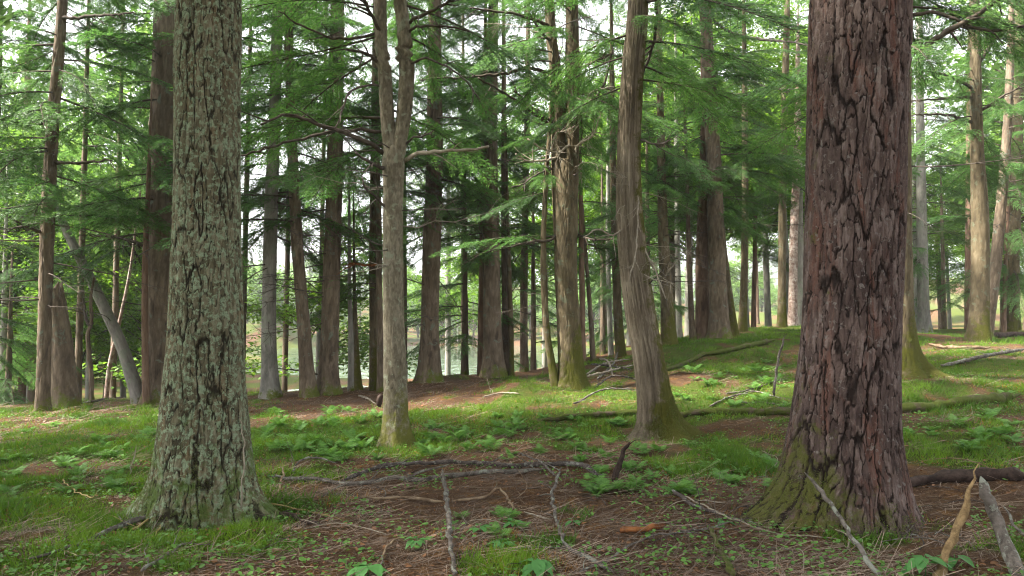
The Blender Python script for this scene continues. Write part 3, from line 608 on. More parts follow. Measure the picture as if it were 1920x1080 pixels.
for (path, par, za, zb, n) in [(dp1, fl, 4.0, 7.6, 12), (dp2, fr, 4.0, 7.6, 12)]:
    for _ in range(n): add_bough(r, path, U(za, zb), U(PI * .9, PI * 2.1), random.choice(DP + DB), U(.6, 1.15), U(-.35, .35), U(-1, 1), "dead_branch", par)
r = TREES['fork'][0]
for _ in range(12): add_bough(r, TREES['fork'][1], U(2.2, 3.7), U(PI * .8, PI * 2.2), random.choice(DP + DB + DB), U(.35, .8), U(-.3, .3), U(-1, 1), "dead_branch")
r = TREES['cedar'][0]
for _ in range(10): add_bough(r, TREES['cedar'][1], U(2.0, 4.6), U(PI * .9, PI * 2.1), random.choice(DP), U(.3, .6), U(-.4, .3), U(-1, 1), "dead_branch")
# --- trunks along the ridge and behind (place, width) read from the photograph
RIDGE = [
 # key, name, label, bark, d, path, top, boughs (z0, z1, n, length, face, spread), dead branches
 ('t1', "hemlock_tree", "slender dark trunk nearest the left edge, rising the full height of the picture", 'hemlock', 13, [(80, 766, 24), (84, 600, 23), (90, 400, 25), (98, 250, 22), (118, 0, 18)], 15, [(3.2, 8.5, 22, 3.0, None, PI)], 6),
 ('t2', "snag", "stout broken-topped snag right behind the slender dark trunk at left", 'hemlock', 13.6, [(124, 766, 50), (118, 690, 43), (111, 620, 38), (104, 560, 35), (98, 512, 32)], 0, [], 1),
 ('t3', "hemlock_tree", "pale pinkish trunk far back at the left edge", 'red', 26, [(42, 668, 22), (42, 560, 19), (45, 420, 18), (48, 300, 16)], 14, [(3, 11, 26, 3.2, None, PI)], 2),
 ('t4', "sapling_tree", "small crooked dark sapling between the broken snag and the leaning trunk", 'hemlock', 14.5, [(172, 760, 9), (171, 700, 8), (166, 650, 8), (165, 625, 8), (172, 600, 7), (170, 560, 6), (176, 520, 4)], 0, [(2.0, 2.6, 4, 1.2, None, PI)], 2),
 ('t5', "leaning_tree", "grey trunk leaning hard to the left behind the great furrowed trunk", 'grey', 15, [(265, 757, 26), (246, 700, 24), (225, 640, 22), (180, 545, 21), (143, 470, 18), (112, 405, 15), (95, 368, 12), (70, 310, 9)], 0, [], 2),
 ('t6', "birch_tree", "thin white birch stem slanting behind the leaning grey trunk", 'birch', 19, [(196, 762, 8), (205, 690, 8), (218, 630, 7), (229, 580, 6), (245, 500, 5)], 9, [], 0),
 ('t7', "hemlock_tree", "big dark brown trunk just left of the great furrowed trunk", 'hemlock', 15, [(300, 754, 56), (300, 690, 47), (301, 600, 45), (305, 400, 47), (306, 200, 45), (311, 0, 40)], 17, [(2.9, 9, 22, 3.2, PI, 2.2)], 6),
 ('t8', "sapling_tree", "thin brown stem pressed against the left side of the big dark trunk", 'red', 14.6, [(274, 756, 13), (272, 640, 12), (272, 500, 11), (276, 400, 9), (280, 300, 7)], 6, [(3, 5, 4, 1.6, PI, 1)], 2),
 ('t9', "hemlock_tree", "light grey trunk first to the right of the great furrowed trunk, before the lake", 'grey', 15.5, [(507, 747, 36), (505, 690, 29), (504, 600, 26), (508, 400, 25), (515, 220, 22), (521, 0, 20)], 16, [(3.2, 9, 20, 3.0, None, PI)], 7),
 ('t10', "hemlock_tree", "slim brown trunk bending slightly left as it rises, in front of the lake", 'hemlock', 15.4, [(579, 742, 32), (574, 680, 26), (569, 600, 24), (558, 470, 22), (549, 300, 20), (545, 180, 18), (540, 0, 16)], 16, [(3.4, 9, 19, 3.0, None, PI)], 7),
 ('t11', "hemlock_tree", "dark purplish-brown trunk with a flared foot, left of the forked trunk", 'hemlock', 15.8, [(615, 741, 46), (616, 690, 36), (618, 640, 33), (622, 500, 32), (627, 350, 30), (630, 150, 28), (633, 0, 26)], 17, [(3.8, 9.5, 18, 3.2, None, PI)], 5),
 ('t12', "sapling_tree", "thin tan stem on the ridge between the purplish trunk and the forked trunk", 'grey', 16.4, [(658, 737, 11), (658, 640, 10), (656, 560, 8), (655, 450, 6)], 6, [(2.8, 4.5, 4, 1.4, None, PI)], 2),
 ('t13', "sapling_tree", "short thin olive stem beside the tan stem on the ridge", 'hemlock_moss', 16.8, [(672, 736, 16), (669, 680, 12), (666, 600, 9), (664, 500, 6)], 5, [(2.4, 4, 4, 1.3, None, PI)], 1),
 ('t14', "hemlock_tree", "olive-lit straight trunk just left of the forked trunk", 'hemlock_moss', 17, [(702, 732, 18), (701, 600, 17), (701, 450, 18), (703, 300, 17), (705, 100, 15)], 14, [(3.8, 9.5, 12, 2.8, None, PI)], 3),
 ('t15', "sapling_tree", "dark narrow stem half hidden behind the forked trunk, with a broken orange branch", 'hemlock', 16.2, [(714, 733, 13), (713, 640, 12), (711, 540, 12), (710, 400, 11), (708, 300, 9)], 8, [(2.0, 2.4, 2, 2.6, PI, .25), (4, 7, 8, 2.2, None, PI)], 1),
 ('t17', "hemlock_tree", "straight dark trunk with a spreading foot, right of the forked trunk", 'hemlock', 17, [(805, 712, 46), (806, 660, 38), (806, 600, 33), (810, 450, 34), (815, 300, 32), (815, 170, 28), (815, 0, 24)], 17, [(3.4, 10, 18, 3.2, None, PI)], 6),
 ('t18', "hemlock_tree", "stout pale brown trunk, largest of the cluster left of the double-stemmed trunk", 'hemlock', 18, [(925, 706, 46), (924, 650, 38), (922, 560, 34), (920, 400, 32), (920, 300, 27), (922, 150, 24), (925, 0, 20)], 17, [(2.8, 10, 22, 3.2, None, PI)], 6),
 ('t18b', "hemlock_tree", "narrow reddish trunk against the left of the stout cluster trunk", 'red', 18.3, [(903, 706, 16), (903, 600, 14), (906, 400, 13), (909, 200, 11)], 12, [(3, 9, 12, 2.4, PI, 1.6)], 2),
 ('t18c', "hemlock_tree", "narrow brown trunk against the right of the stout cluster trunk", 'hemlock', 18.4, [(949, 705, 15), (948, 600, 14), (946, 420, 13), (945, 250, 11)], 12, [(3, 9, 10, 2.2, 0, 1.6)], 2),
 ('t18d', "sapling_tree", "thin olive stem, rightmost of the cluster left of the double-stemmed trunk", 'hemlock_moss', 18.2, [(959, 704, 10), (958, 620, 10), (955, 520, 9), (952, 420, 7)], 7, [(2.2, 6, 8, 1.8, 0, 2)], 2),
 ('t19', "hemlock_tree", "dark straight trunk between the cluster and the double-stemmed trunk", 'hemlock', 20, [(983, 701, 15), (982, 600, 14), (983, 480, 14), (987, 300, 12), (990, 100, 10)], 13, [(3.2, 10, 14, 2.8, None, PI)], 3),
 ('t20', "sapling_tree", "curved thin brown stem bending away left of the double-stemmed trunk", 'hemlock_moss', 13.4, [(1042, 716, 17), (1034, 680, 15), (1026, 630, 14), (1021, 560, 13), (1019, 450, 11), (1024, 330, 9), (1030, 250, 7)], 7, [(3.5, 6, 6, 1.6, PI, 1.5)], 3),
 ('t22', "sapling_tree", "slim reddish stem close behind the double-stemmed trunk", 'red', 18.5, [(1093, 688, 11), (1092, 600, 11), (1090, 450, 10), (1088, 330, 8)], 9, [(3, 7.5, 10, 2.0, None, PI)], 2),
 ('t23', "sapling_tree", "thin dark stem leaning left between the double-stemmed trunk and the cedar", 'hemlock', 18.8, [(1112, 676, 11), (1108, 600, 9), (1100, 500, 8), (1092, 400, 7)], 8, [(3, 7, 10, 2.0, None, PI)], 2),
 ('t24', "hemlock_tree", "olive trunk showing just left of the cedar", 'hemlock_moss', 20, [(1164, 672, 19), (1159, 600, 17), (1154, 480, 15), (1150, 350, 13), (1148, 200, 11)], 13, [(3.6, 10, 13, 2.8, None, PI)], 3),
 ('t24b', "sapling_tree", "pale thin stem behind the brush pile left of the cedar", 'grey', 24, [(1146, 676, 11), (1143, 600, 10), (1140, 480, 9), (1140, 380, 8)], 10, [(4, 9, 8, 2.2, None, PI)], 1),
 ('t26', "hemlock_tree", "mossy shaggy trunk with many small shoots, just right of the cedar", 'hemlock_moss', 19, [(1254, 645, 30), (1252, 600, 26), (1249, 540, 23), (1243, 430, 20), (1240, 300, 16)], 13, [(3.4, 10, 14, 2.6, None, PI)], 14),
 ('t27', "hemlock_tree", "pale thin trunk in the gap right of the cedar", 'grey', 25, [(1274, 640, 12), (1272, 560, 11), (1270, 450, 10), (1268, 250, 9)], 13, [(4.4, 11, 10, 2.6, None, PI)], 2),
 ('t28', "sapling_tree", "crooked thin dark stem left of the paired trunks", 'hemlock', 20, [(1299, 638, 12), (1295, 560, 10), (1292, 480, 9), (1290, 400, 8), (1285, 250, 6)], 9, [(3.5, 8, 10, 2.2, None, PI)], 5),
 ('t29', "hemlock_tree", "left and narrower of the two paired dark brown trunks on the rise", 'red', 20.2, [(1318, 635, 34), (1317, 580, 26), (1316, 500, 24), (1320, 380, 23), (1323, 250, 20), (1322, 100, 17)], 15, [(4.4, 11, 13, 3.0, PI, 2.4)], 4),
 ('t30', "hemlock_tree", "right and thicker of the two paired dark brown trunks on the rise", 'hemlock', 19.8, [(1350, 635, 42), (1348, 590, 36), (1345, 520, 33), (1342, 420, 31), (1337, 280, 28), (1327, 100, 24), (1322, 0, 22)], 16, [(4.4, 11, 14, 3.2, 0, 2.4)], 5),
 ('t30b', "leaning_tree", "olive trunk leaning left behind the paired trunks", 'hemlock_moss', 21, [(1378, 624, 18), (1370, 580, 16), (1362, 520, 15), (1352, 430, 13), (1345, 350, 11)], 8, [(4, 7, 6, 2.0, None, PI)], 2),
 ('t31', "hemlock_tree", "straight olive trunk right of the paired trunks", 'hemlock_moss', 22.5, [(1391, 623, 17), (1394, 560, 14), (1397, 450, 13), (1397, 300, 12), (1396, 150, 10)], 14, [(4.4, 11, 12, 2.8, None, PI)], 4),
 ('t32', "hemlock_tree", "thin pinkish trunk far behind, between the straight olive trunk and the grey one", 'red', 31, [(1412, 616, 10), (1414, 540, 9), (1416, 450, 8), (1416, 300, 7)], 12, [(4, 11, 14, 2.6, None, PI)], 1),
 ('t33', "hemlock_tree", "straight grey-green trunk beside the speckled birch", 'hemlock_moss', 24, [(1466, 615, 17), (1466, 550, 15), (1467, 400, 14), (1470, 240, 13), (1475, 50, 12)], 15, [(5, 12, 12, 3.0, None, PI)], 5),
 ('t34', "birch_tree", "white birch with peeling speckled bark, left of the massive pine", 'birch', 24.5, [(1486, 613, 17), (1487, 560, 16), (1488, 450, 15), (1493, 330, 14), (1495, 230, 12), (1496, 120, 9)], 12, [], 2),
 ('t36', "hemlock_tree", "brown trunk with one long root, half hidden behind the massive pine's right side", 'hemlock_moss', 12, [(1694, 706, 62), (1692, 670, 54), (1689, 600, 48), (1685, 500, 48), (1684, 400, 47), (1688, 200, 38), (1694, 0, 32)], 16, [(5.6, 10, 16, 3.2, None, PI)], 2),
 ('t37', "hemlock_tree", "straight blue-green trunk in the bright gap right of the massive pine", 'grey', 27, [(1733, 625, 26), (1731, 560, 20), (1728, 400, 18), (1725, 200, 14), (1724, 60, 12)], 15, [(3.5, 12, 24, 3.2, None, PI)], 6),
 ('t38', "hemlock_tree", "pale reddish trunk hidden close behind the mossy trunk near the right edge", 'red', 30, [(1818, 620, 16), (1817, 540, 15), (1818, 400, 14), (1818, 250, 12)], 14, [(5, 12, 16, 3.0, None, PI)], 2),
 ('t39', "hemlock_tree", "mossy grey trunk with bare side branches near the right edge", 'hemlock_moss', 19, [(1834, 643, 40), (1836, 600, 34), (1838, 540, 32), (1837, 400, 30), (1831, 250, 23), (1828, 60, 18), (1827, 0, 17)], 15, [(6.2, 11, 16, 3.0, None, PI)], 0),
 ('t40', "leaning_tree", "dark trunk leaning to the right beside the mossy trunk near the right edge", 'hemlock', 22, [(1850, 632, 20), (1858, 570, 20), (1866, 500, 20), (1880, 350, 18), (1888, 250, 16), (1895, 100, 13)], 14, [(5, 10.5, 18, 3.0, 0, 2)], 3),
 ('t41', "hemlock_tree", "olive-brown trunk at the far right edge", 'hemlock_moss', 26, [(1893, 629, 26), (1896, 560, 24), (1899, 480, 23), (1906, 300, 20), (1910, 100, 16)], 15, [(2.5, 12, 26, 3.2, None, PI)], 3),
 ('t41b', "sapling_tree", "thin reddish stem touching the olive-brown trunk at the right edge", 'red', 25.6, [(1882, 629, 9), (1883, 570, 8), (1886, 480, 7), (1890, 400, 6)], 8, [(3, 7, 6, 2.0, PI, 2)], 1),
]
for (key, name, label, kind, d, pix, top, bs, dead) in RIDGE:
    nth = 28 if d > 17.5 or pix[1][2] < 16 else 56
    kw = dict(cap_jag=.5) if key == 't2' else {}
    if key == 't36': kw['roots'] = ((-.25, 1.5, 22, .22), (-1.2, .4, 10, .2))
    if pix[1][2] < 12: kw['flare'] = (.25, .15)
    r, p = tree(key, name, label, "tree", kind, d, pix, top, nth, .045 if nth > 40 else .08, side=0 if kind != 'pine' else 0, **kw)
    for (z0, z1, n, ln, face, spread) in bs: grow(r, p, z0, z1, n, ln, face=face, spread=spread)
    if bs and top >= 12: grow(r, p, min(bs[-1][1], top - 3), top - .5, 8 if d < 18 or key in ('t19', 't24', 't26', 't29', 't30', 't31') else 3, 3.0)
    if bs and top >= 12 and d < 20.5: grow(r, p, 5.4, 9.5, 8, 3.0)
    for k in range(dead * 2):
        z = p[0, 2] + U(1.2, 5.0) * (d / 16); z = min(z, p[-1, 2] - .1)
        add_bough(r, p, z, U(0, 2 * PI), random.choice(DB), U(.5, 1.25) * (min(1, pix[1][2] * d / 400) if pix[1][2] < 20 else 1), U(-.3, .25), U(-1, 1), "dead_branch")
r, p, d = TREES['t39']
for q, (pts, a, b, m) in enumerate([([(1824, 166), (1795, 150), (1770, 140), (1725, 132)], 5, 2, 'stem'), ([(1826, 182), (1770, 185), (1705, 190)], 5, 2, 'stem'), ([(1826, 231), (1800, 222), (1775, 215), (1710, 216)], 5, 2, 'stem'),
    ([(1838, 208), (1858, 195), (1880, 180), (1912, 165)], 5, 2, 'stem'), ([(1834, 120), (1870, 70), (1905, 58)], 5, 2, 'stem')]): branch_px(r, d, pts, a, b, m, 6, 90 + q, bulge=.6)
r, p, d = TREES['t36']
for q, (pts, a, b) in enumerate([([(1702, 103), (1740, 82), (1780, 56), (1825, 32), (1872, -2)], 9, 6), ([(1700, 30), (1760, 25), (1840, 55), (1930, 50)], 6, 3)]): branch_px(r, d, pts, a, b, 'stem', 6, 97 + q, bulge=.4)
r, p, d = TREES['t15']
o = branch_px(r, d, [(711, 497), (690, 497), (672, 495), (655, 494)], 5, 3, 'rot', 2, 99, bulge=.5)
r, p, d = TREES['t4']
branch_px(r, d, [(170, 612), (160, 590), (156, 560)], 6, 3, 'twig', 3, 101)
r, p, d = TREES['t31']
for q, pts in enumerate([[(1398, 70), (1440, 75), (1480, 78), (1518, 86)], [(1397, 70), (1360, 55), (1320, 20), (1300, -5)], [(1400, 150), (1440, 165), (1500, 168)]]): branch_px(r, d, pts, 5, 2, 'twig', 6, 105 + q, bulge=2)
r, p, d = TREES['t7']
branch_px(r, d, [(285, 470), (255, 455), (220, 445), (150, 440)], 6, 2, 'stem', 7, 110, bulge=.8)
r, p, d = TREES['t1']
for q, pts in enumerate([[(85, 232), (40, 228), (-10, 232)], [(82, 438), (60, 430), (32, 415)], [(98, 305), (150, 305), (210, 300)], [(110, 35), (180, 30), (255, 24)]]): branch_px(r, d, pts, 6, 2, 'stem', 6, 115 + q, bulge=.5)

MARKS = [('t1', "the slender dark trunk"), ('old', "the great furrowed trunk"), ('t9', "the light grey trunk"), ('t11', "the purplish trunk"), ('fork', "the forked trunk"), ('t17', "the straight dark trunk"),
         ('t18', "the trunk cluster"), ('double', "the double-stemmed trunk"), ('cedar', "the cedar"), ('t30', "the paired trunks"), ('t34', "the birch"), ('pine', "the massive pine"), ('t39', "the mossy right-hand trunk")]
MPX = [(960 + F * trunk_at(TREES[k][1], TREES[k][1][0, 2] + 1.2)[0] / TREES[k][2], n) for k, n in MARKS]
def gap(px):                      # between which well known trunks a tree behind them is seen
    left = [n for x, n in MPX if x <= px]; right = [n for x, n in MPX if x > px]
    return f"between {left[-1]} and {right[0]}" if left and right else f"left of {right[0]}" if right else f"right of {left[-1]}"
def gap_labels(items, what, group):
    """items: (px, distance, object); up to three in one gap are told apart by their distance"""
    by = {}
    for px, d, o in items: by.setdefault(gap(px), []).append((d, o))
    for g_, l in by.items():
        l.sort(key=lambda q: q[0])
        for q, (d, o) in enumerate(l):
            pre = {1: [""], 2: ["nearer ", "farther "], 3: ["nearest ", "middle ", "farthest "]}.get(len(l), [""] * len(l))[q]
            o["label"] = pre + what + " " + g_; o["group"] = group + " " + g_
# --- more of the wood: young hemlocks on the slope behind the ridge, then trees further off
def free(x, y, placed, dmin): return all((x - a) ** 2 + (y - b) ** 2 > dmin ** 2 for a, b in placed)
def simple_trunk(root, h, r0, kind, seed, lean=0.0):
    b = np.array(root.location); path = np.array([(b[0], b[1], b[2], r0), (b[0] + lean * h * .5, b[1], b[2] + h * .5, r0 * .75), (b[0] + lean * h, b[1], b[2] + h, .02)])
    put("trunk", trunk_mesh(path, kind, b, seed, 14, .25, b[2] + h * .6, flare=(.4, .3), nlobe=4), root); return path
YOUNG = [(20, 17, 4.0), (-60, 15, 6), (872, 18.6, 5.5), (1000, 22, 6.5), (1215, 22, 7), (1130, 25, 7), (1770, 32, 8), (1600, 30, 9)]
YL = []; BL = []; SL = []; LL = []; TL = []
for k, (px, d, h) in enumerate(YOUNG):
    x = (px - 960) / F * d; z = float(gz(x, d))
    near = d < 26
    rt = thing("hemlock_sapling_tree", "young hemlock with layered low sprays on the slope behind the ridge" if near else "young hemlock in the wood beyond the rise on the right", "tree", (x, d, z),
               "young hemlocks behind the ridge" if near else "young hemlocks beyond the rise")
    YL.append((px, d, rt)); p = simple_trunk(rt, h, .05 + .006 * h, 'hemlock', 2000 + k)
    grow(rt, p, z + .7, z + h * .95, 22, 2.1)
BROADS = [(597, 19, 4.6), (170, 23, 7), (60, 25, 8), (235, 29, 8), (330, 28, 6), (290, 22, 6), (10, 21, 7), (1400, 33, 11), (1320, 30, 10), (1180, 28, 10), (1020, 29, 10), (1480, 30, 11), (1250, 36, 12), (1700, 42, 10), (1900, 45, 10), (1780, 44, 9), (1860, 52, 10), (1950, 40, 9), (1560, 46, 10), (1640, 50, 10),  (950, 34, 14), (1060, 32, 14), (1130, 36, 15), (1290, 27, 13), (1360, 27, 13), (1440, 35, 15), (1210, 31, 14), (1500, 26, 12), (840, 38, 15), (1850, 36, 12), (1720, 34, 12), (-120, 24, 9), (120, 28, 10), (10, 30, 12)]
for k, (px, d, h) in enumerate(BROADS):
    x = (px - 960) / F * d; z = float(gz(x, d)); zl = max(z, LAKE_Z - .3)
    lab = ("yellow-green broadleaf tree in the sunlit wood beyond the left end of the ridge" if px < 400 else "bright yellow-green leafy sapling between the trunks before the lake" if px < 700 else
           "bright green broadleaf tree rising behind the middle trunks" if px < 1260 else "bright green broadleaf tree in the wood beyond the rise on the right")
    rt = thing("broadleaf_tree", lab, "tree", (x, d, zl), "broadleaf trees " + ("left" if px < 400 else "before the lake" if px < 700 else "behind the middle" if px < 1260 else "beyond the rise"))
    BL.append((px, d, rt)); p = simple_trunk(rt, h, .04 + .008 * h, 'grey', 2100 + k, U(-.03, .03))
    grow(rt, p, z + (1.0 if h < 6 or px < 400 else 2.2 if px > 1500 and d > 39 else 4.2), z + h, int(6 + h * 3.4), 2.8, BB, 1.9, pitch=(-.1, .5))
placed = [(t[1][0, 0], t[2]) for t in TREES.values()]
k = 0
def far_tree(x, y, h, broad, lab, grp, cb, kindb=None):
    global k; k += 1
    z = float(gz(x, y))
    rt = thing("broadleaf_tree" if broad else "hemlock_tree", lab, "tree", (x, y, z), grp)
    simple_trunk(rt, h * .9, .06 + .011 * h, kindb or random.choice(['grey', 'hemlock', 'red', 'hemlock_moss']), 2200 + k, U(-.04, .04))
    s = (h - cb) / (7.0 if broad else 9.0); wds = U(.8, 1.15) * (.55 * s + .45)
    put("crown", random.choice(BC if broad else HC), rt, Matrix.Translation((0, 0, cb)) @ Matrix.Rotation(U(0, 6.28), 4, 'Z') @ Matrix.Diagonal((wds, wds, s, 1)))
    return rt
random.seed(21)
for n_, (x0, x1, d0, d1, cnt, cb, lab, grp, pb) in enumerate([
    (1120, 2150, 29, 48, 18, (4.5, 7), "slim trunk of the pale wood beyond the rise on the right", "slim trees of the wood beyond the rise", .75),
    (1000, 2250, 50, 85, 16, (3.5, 6), "distant tree deep in the pale wood beyond the rise", "distant trees deep in the wood", .85),
    (-250, 470, 20, 34, 8, (2, 4), "tree on the slope falling away behind the left end of the ridge", "trees on the slope behind the left ridge", .8),
    (-400, 380, 34, 70, 18, (.5, 2), "distant bright tree beyond the left end of the ridge", "distant trees beyond the left ridge", .95)]):
    done = 0; tries = 0
    while done < cnt and tries < 900:
        tries += 1; px = U(x0, x1); d = d0 + (d1 - d0) * random.random(); x = (px - 960) / F * d
        if gz(x, d) < LAKE_Z + .3 or not free(x, d, placed, 1.6): continue
        placed.append((x, d)); done += 1
        rt = far_tree(x, d, U(9, 16), random.random() < pb, lab, grp, U(*cb))
        if n_ == 0: SL.append((px, d, rt))
        if n_ == 2: LL.append((px, d, rt))
for q, (px, d, h) in enumerate([(150, 17.5, 13), (215, 19.5, 13), (455, 18.6, 13), (535, 20.5, 13), (600, 22, 14), (760, 21, 13), (-20, 14.5, 12), (870, 22.5, 14)]):
    x = (px - 960) / F * d; z = float(gz(x, d)); rt = thing("hemlock_tree", "tall hemlock", "tree", (x, d, z)); TL.append((px, d, rt))
    p = simple_trunk(rt, h, .085, 'hemlock', 2400 + q, U(-.01, .01)); grow(rt, p, 4.3, z + h * .97, 20, 2.8)
gap_labels(TL, "thin-stemmed tall hemlock behind,", "tall hemlocks behind")
gap_labels(YL, "young hemlock behind,", "young hemlocks behind")
gap_labels(BL, "bright broadleaf tree behind,", "broadleaf trees behind")
gap_labels(LL, "tree on the falling slope,", "trees on the slope")
gap_labels(SL, "slim pale tree behind,", "slim trees behind")
done = 0
while done < 150:
    x, y = U(-85, 60), U(104, 170)
    if gz(x, y) < LAKE_Z + .2: y += 12
    if not free(x, y, placed, 2.4): continue
    placed.append((x, y)); done += 1
    far_tree(x, y, U(6, 11), random.random() < .85, "tree of the wooded far shore across the lake", "trees on the far shore", U(.3, 1.5))

# --- unseen trees added beside and behind the camera: crowns that shade the clearing
for (x, y, h) in [(-9.5, 3.5, 17), (-7, -3.5, 16), (-2.5, -6, 18), (3, -5, 17), (8, -2, 16), (10.5, 5.5, 17), (-12.5, 8.5, 17), (14, 11, 16), (6, -9, 18), (-13, -1, 18), (-14.5, 14, 16), (-6.3, 6.5, 18), (-4.5, 2.0, 18), (-2.6, -1.8, 18), (-9, -.5, 18), (4.6, .8, 17), (-5.5, -7.5, 17), (-11, 5.8, 17)]:
    far_tree(x, y, h, False, "tall hemlock added out of view to shade the clearing", "hemlocks added around the clearing", U(5.5, 7), 'hemlock')
# ------------------------------------------------------------------ fallen branches, logs and sticks
def stick(name, label, pix, w0, w1, m, lift=None, sub=0, seed=0, n=7, jit=.18, d=None, group=None, cat="stick", gnarl=.007, twigs=(.12, .4), thin=.8, tip=.10):
    """pix: places where it lies on the ground (lift = metres it stands off the ground at each), or with d its upright places at that distance"""
    lift = lift or [0] * len(pix)
    if d is None: pts = np.array([ground(x, y) for x, y in pix])
    else: pts = np.array([P(x, y, d if np.isscalar(d) else d[k]) for k, (x, y) in enumerate(pix)])
    dist = pts[:, 1]; r0, r1 = w0 / F * dist[0] * .5, w1 / F * dist[-1] * .5
    if d is None: pts[:, 2] += np.linspace(r0, r1, len(pts)) * .55 + np.array(lift)
    base = pts[0].copy()
    s = smooth_path(pts, .05); r = random.Random(seed + int(pix[0][0] * 7 + pix[0][1]))
    s += np.array([[r.gauss(0, gnarl), r.gauss(0, gnarl), r.gauss(0, gnarl * .7)] for _ in range(len(s))])
    if d is None: s[:, 2] = np.maximum(s[:, 2], gz(s[:, 0], s[:, 1]) + np.linspace(r0, r1, len(s)) * .5 + (.02 if w0 < 20 else 0))
    r0, r1 = r0 * thin, r1 * thin
    A = Acc(); rr = np.linspace(r0, r1, len(s)) * (1 + .25 * (vnoise(np.arange(len(s)) * .35, 0, 0, seed + 3) - .5)); tt = np.linspace(0, 1, len(s)); rr = rr * np.clip(.15 + (1 - tt) / tip * .85, 0, 1) * np.clip(.5 + tt / .08, 0, 1)
    tube(A, s, rr, n, 0, True, jit=jit + .1, seed=seed)
    for _ in range(sub):
        i = r.randint(1, max(1, len(s) - 2)); dr = s[min(i + 1, len(s) - 1)] - s[i - 1]; dr /= np.linalg.norm(dr) + 1e-9
        v = dr + np.array([r.gauss(0, .7), r.gauss(0, .7), abs(r.gauss(0, .35))]); v /= np.linalg.norm(v); ln = r.uniform(*twigs); q = [s[i]]
        for _k in range(5): v = v + np.array([r.gauss(0, .15), r.gauss(0, .15), r.gauss(-.03, .12)]); v /= np.linalg.norm(v); q.append(q[-1] + v * ln / 5)
        q = np.array(q); q[:, 2] = np.maximum(q[:, 2], gz(q[:, 0], q[:, 1]) + .004); tube(A, q, np.linspace(max(.003, min(r0, r1) * .5), .0012, 6), 4, 0, True)
    A.v = [v - base for v in A.v]
    o = put(name, A.mesh(name, [M[m]], True)); o.location = base
    return tag(o, label, cat, group)
S = stick
S("fallen_branch", "dark grey fallen branch in the grass at the lower left corner", [(52, 1057), (110, 1042), (165, 1022), (205, 1002), (250, 985), (300, 975), (345, 966)], 7, 14, 'stick_grey', sub=6, seed=1)
S("fallen_branch", "yellowish fork-ended branch lying at the foot of the great furrowed trunk", [(248, 1000), (290, 978), (330, 968), (390, 960), (440, 956), (510, 957), (575, 965), (640, 982)], 6, 4, 'stick_yellow', [0, .04, .06, .06, .05, .04, .02, 0], 5, 2)
S("fallen_branch", "dark rotting branch beside the yellowish one below the great furrowed trunk", [(345, 985), (400, 972), (455, 966), (520, 972), (560, 981), (606, 992)], 12, 9, 'dark_rot', sub=4, seed=3)
S("fallen_branch", "thin pale twig crossing the yellowish branch left of the furrowed trunk's foot", [(328, 972), (300, 1000), (275, 1018), (250, 1040)], 4, 3, 'stick_yellow', [.06, .02, .01, 0], 1, 4)
S("fallen_branch", "grey stick at the bottom edge below the furrowed trunk", [(262, 1082), (300, 1060), (330, 1040), (362, 1022)], 9, 6, 'stick_grey', sub=4, seed=5)
S("fallen_branch", "long curved dark fallen branch, rear one of the two across the clearing", [(640, 908), (670, 897), (705, 885), (760, 878), (860, 875), (925, 877), (1000, 879), (1075, 878), (1105, 888), (1130, 908)], 9, 15, 'stick_dark', [0, .02, .03, .03, .02, .01, 0, .02, .03, 0], 9, 6)
S("fallen_branch", "long grey-brown fallen branch, front one of the two across the clearing", [(518, 898), (560, 904), (610, 908), (680, 913), (760, 905), (850, 898), (950, 892), (1027, 884)], 8, 11, 'stick_grey', sub=10, seed=7)
S("fallen_branch", "short side branch rising between the two long fallen branches", [(755, 906), (790, 893), (845, 881)], 8, 4, 'stick_grey', [0, .03, .05], 3, 8)
S("fallen_stick", "straight tan peeled stick on the brown litter in the clearing", [(678, 938), (730, 940), (790, 943), (834, 948)], 5, 9, 'stick_tan', sub=0, seed=9)
S("fallen_stick", "tan stick bent like a hook right of the pale upright stick", [(848, 946), (890, 942), (920, 937), (937, 930), (950, 943), (967, 965)], 7, 4, 'stick_tan', [0, .01, .03, .06, .03, 0], 1, 10)
S("fallen_stick", "pale weathered stick pointing straight away from the bottom centre", [(852, 1090), (845, 1035), (840, 985), (835, 945), (829, 914)], 13, 9, 'stick_grey', [0, .05, .08, .12, .16], 0, 11)
S("fallen_branch", "crooked pale branch right of centre in the foreground", [(1150, 1082), (1110, 1060), (1070, 1040), (1055, 1020), (1042, 985), (1037, 950), (1044, 930), (1052, 911)], 11, 6, 'stick_grey', [0, .01, .02, .04, .05, .08, .12, .16], 6, 12)
S("fallen_stick", "thin bare twig slanting to the top of the crooked pale branch", [(1042, 920), (1015, 888), (990, 872), (968, 858)], 5, 3, 'stick_grey', [.12, .1, .08, .05], 2, 13)
S("fallen_stick", "short pale twig left of the crooked pale branch", [(980, 967), (1005, 973), (1037, 980)], 4, 4, 'twig_pale', seed=14)
S("fallen_stick", "slender tan stick curving up from the bottom edge, left of the pale upright stick", [(698, 1075), (720, 1045), (745, 1018), (775, 998), (832, 980)], 6, 3, 'stick_tan', [0, .01, .02, .02, 0], 2, 15)
S("broken_branch", "upright dark broken branch stub in the ferns left of the cedar's foot", [(1148, 912), (1155, 885), (1166, 855), (1182, 826)], 17, 7, 'dark_rot', d=[6.9, 6.95, 7.0, 7.0], seed=16, jit=.4, sub=1)
S("leaning_stick", "long pale stick leaning on the foot of the massive pine", [(1652, 1090), (1610, 1025), (1565, 955), (1535, 915), (1509, 884)], 12, 8, 'stick_grey', d=[4.35, 4.6, 4.95, 5.12, 5.26], seed=17)
S("short_log", "short mossy log at the foot of the massive pine", [(1590, 1008), (1630, 1002), (1665, 994), (1706, 984)], 15, 21, 'log_moss', seed=18, n=10, cat="log")
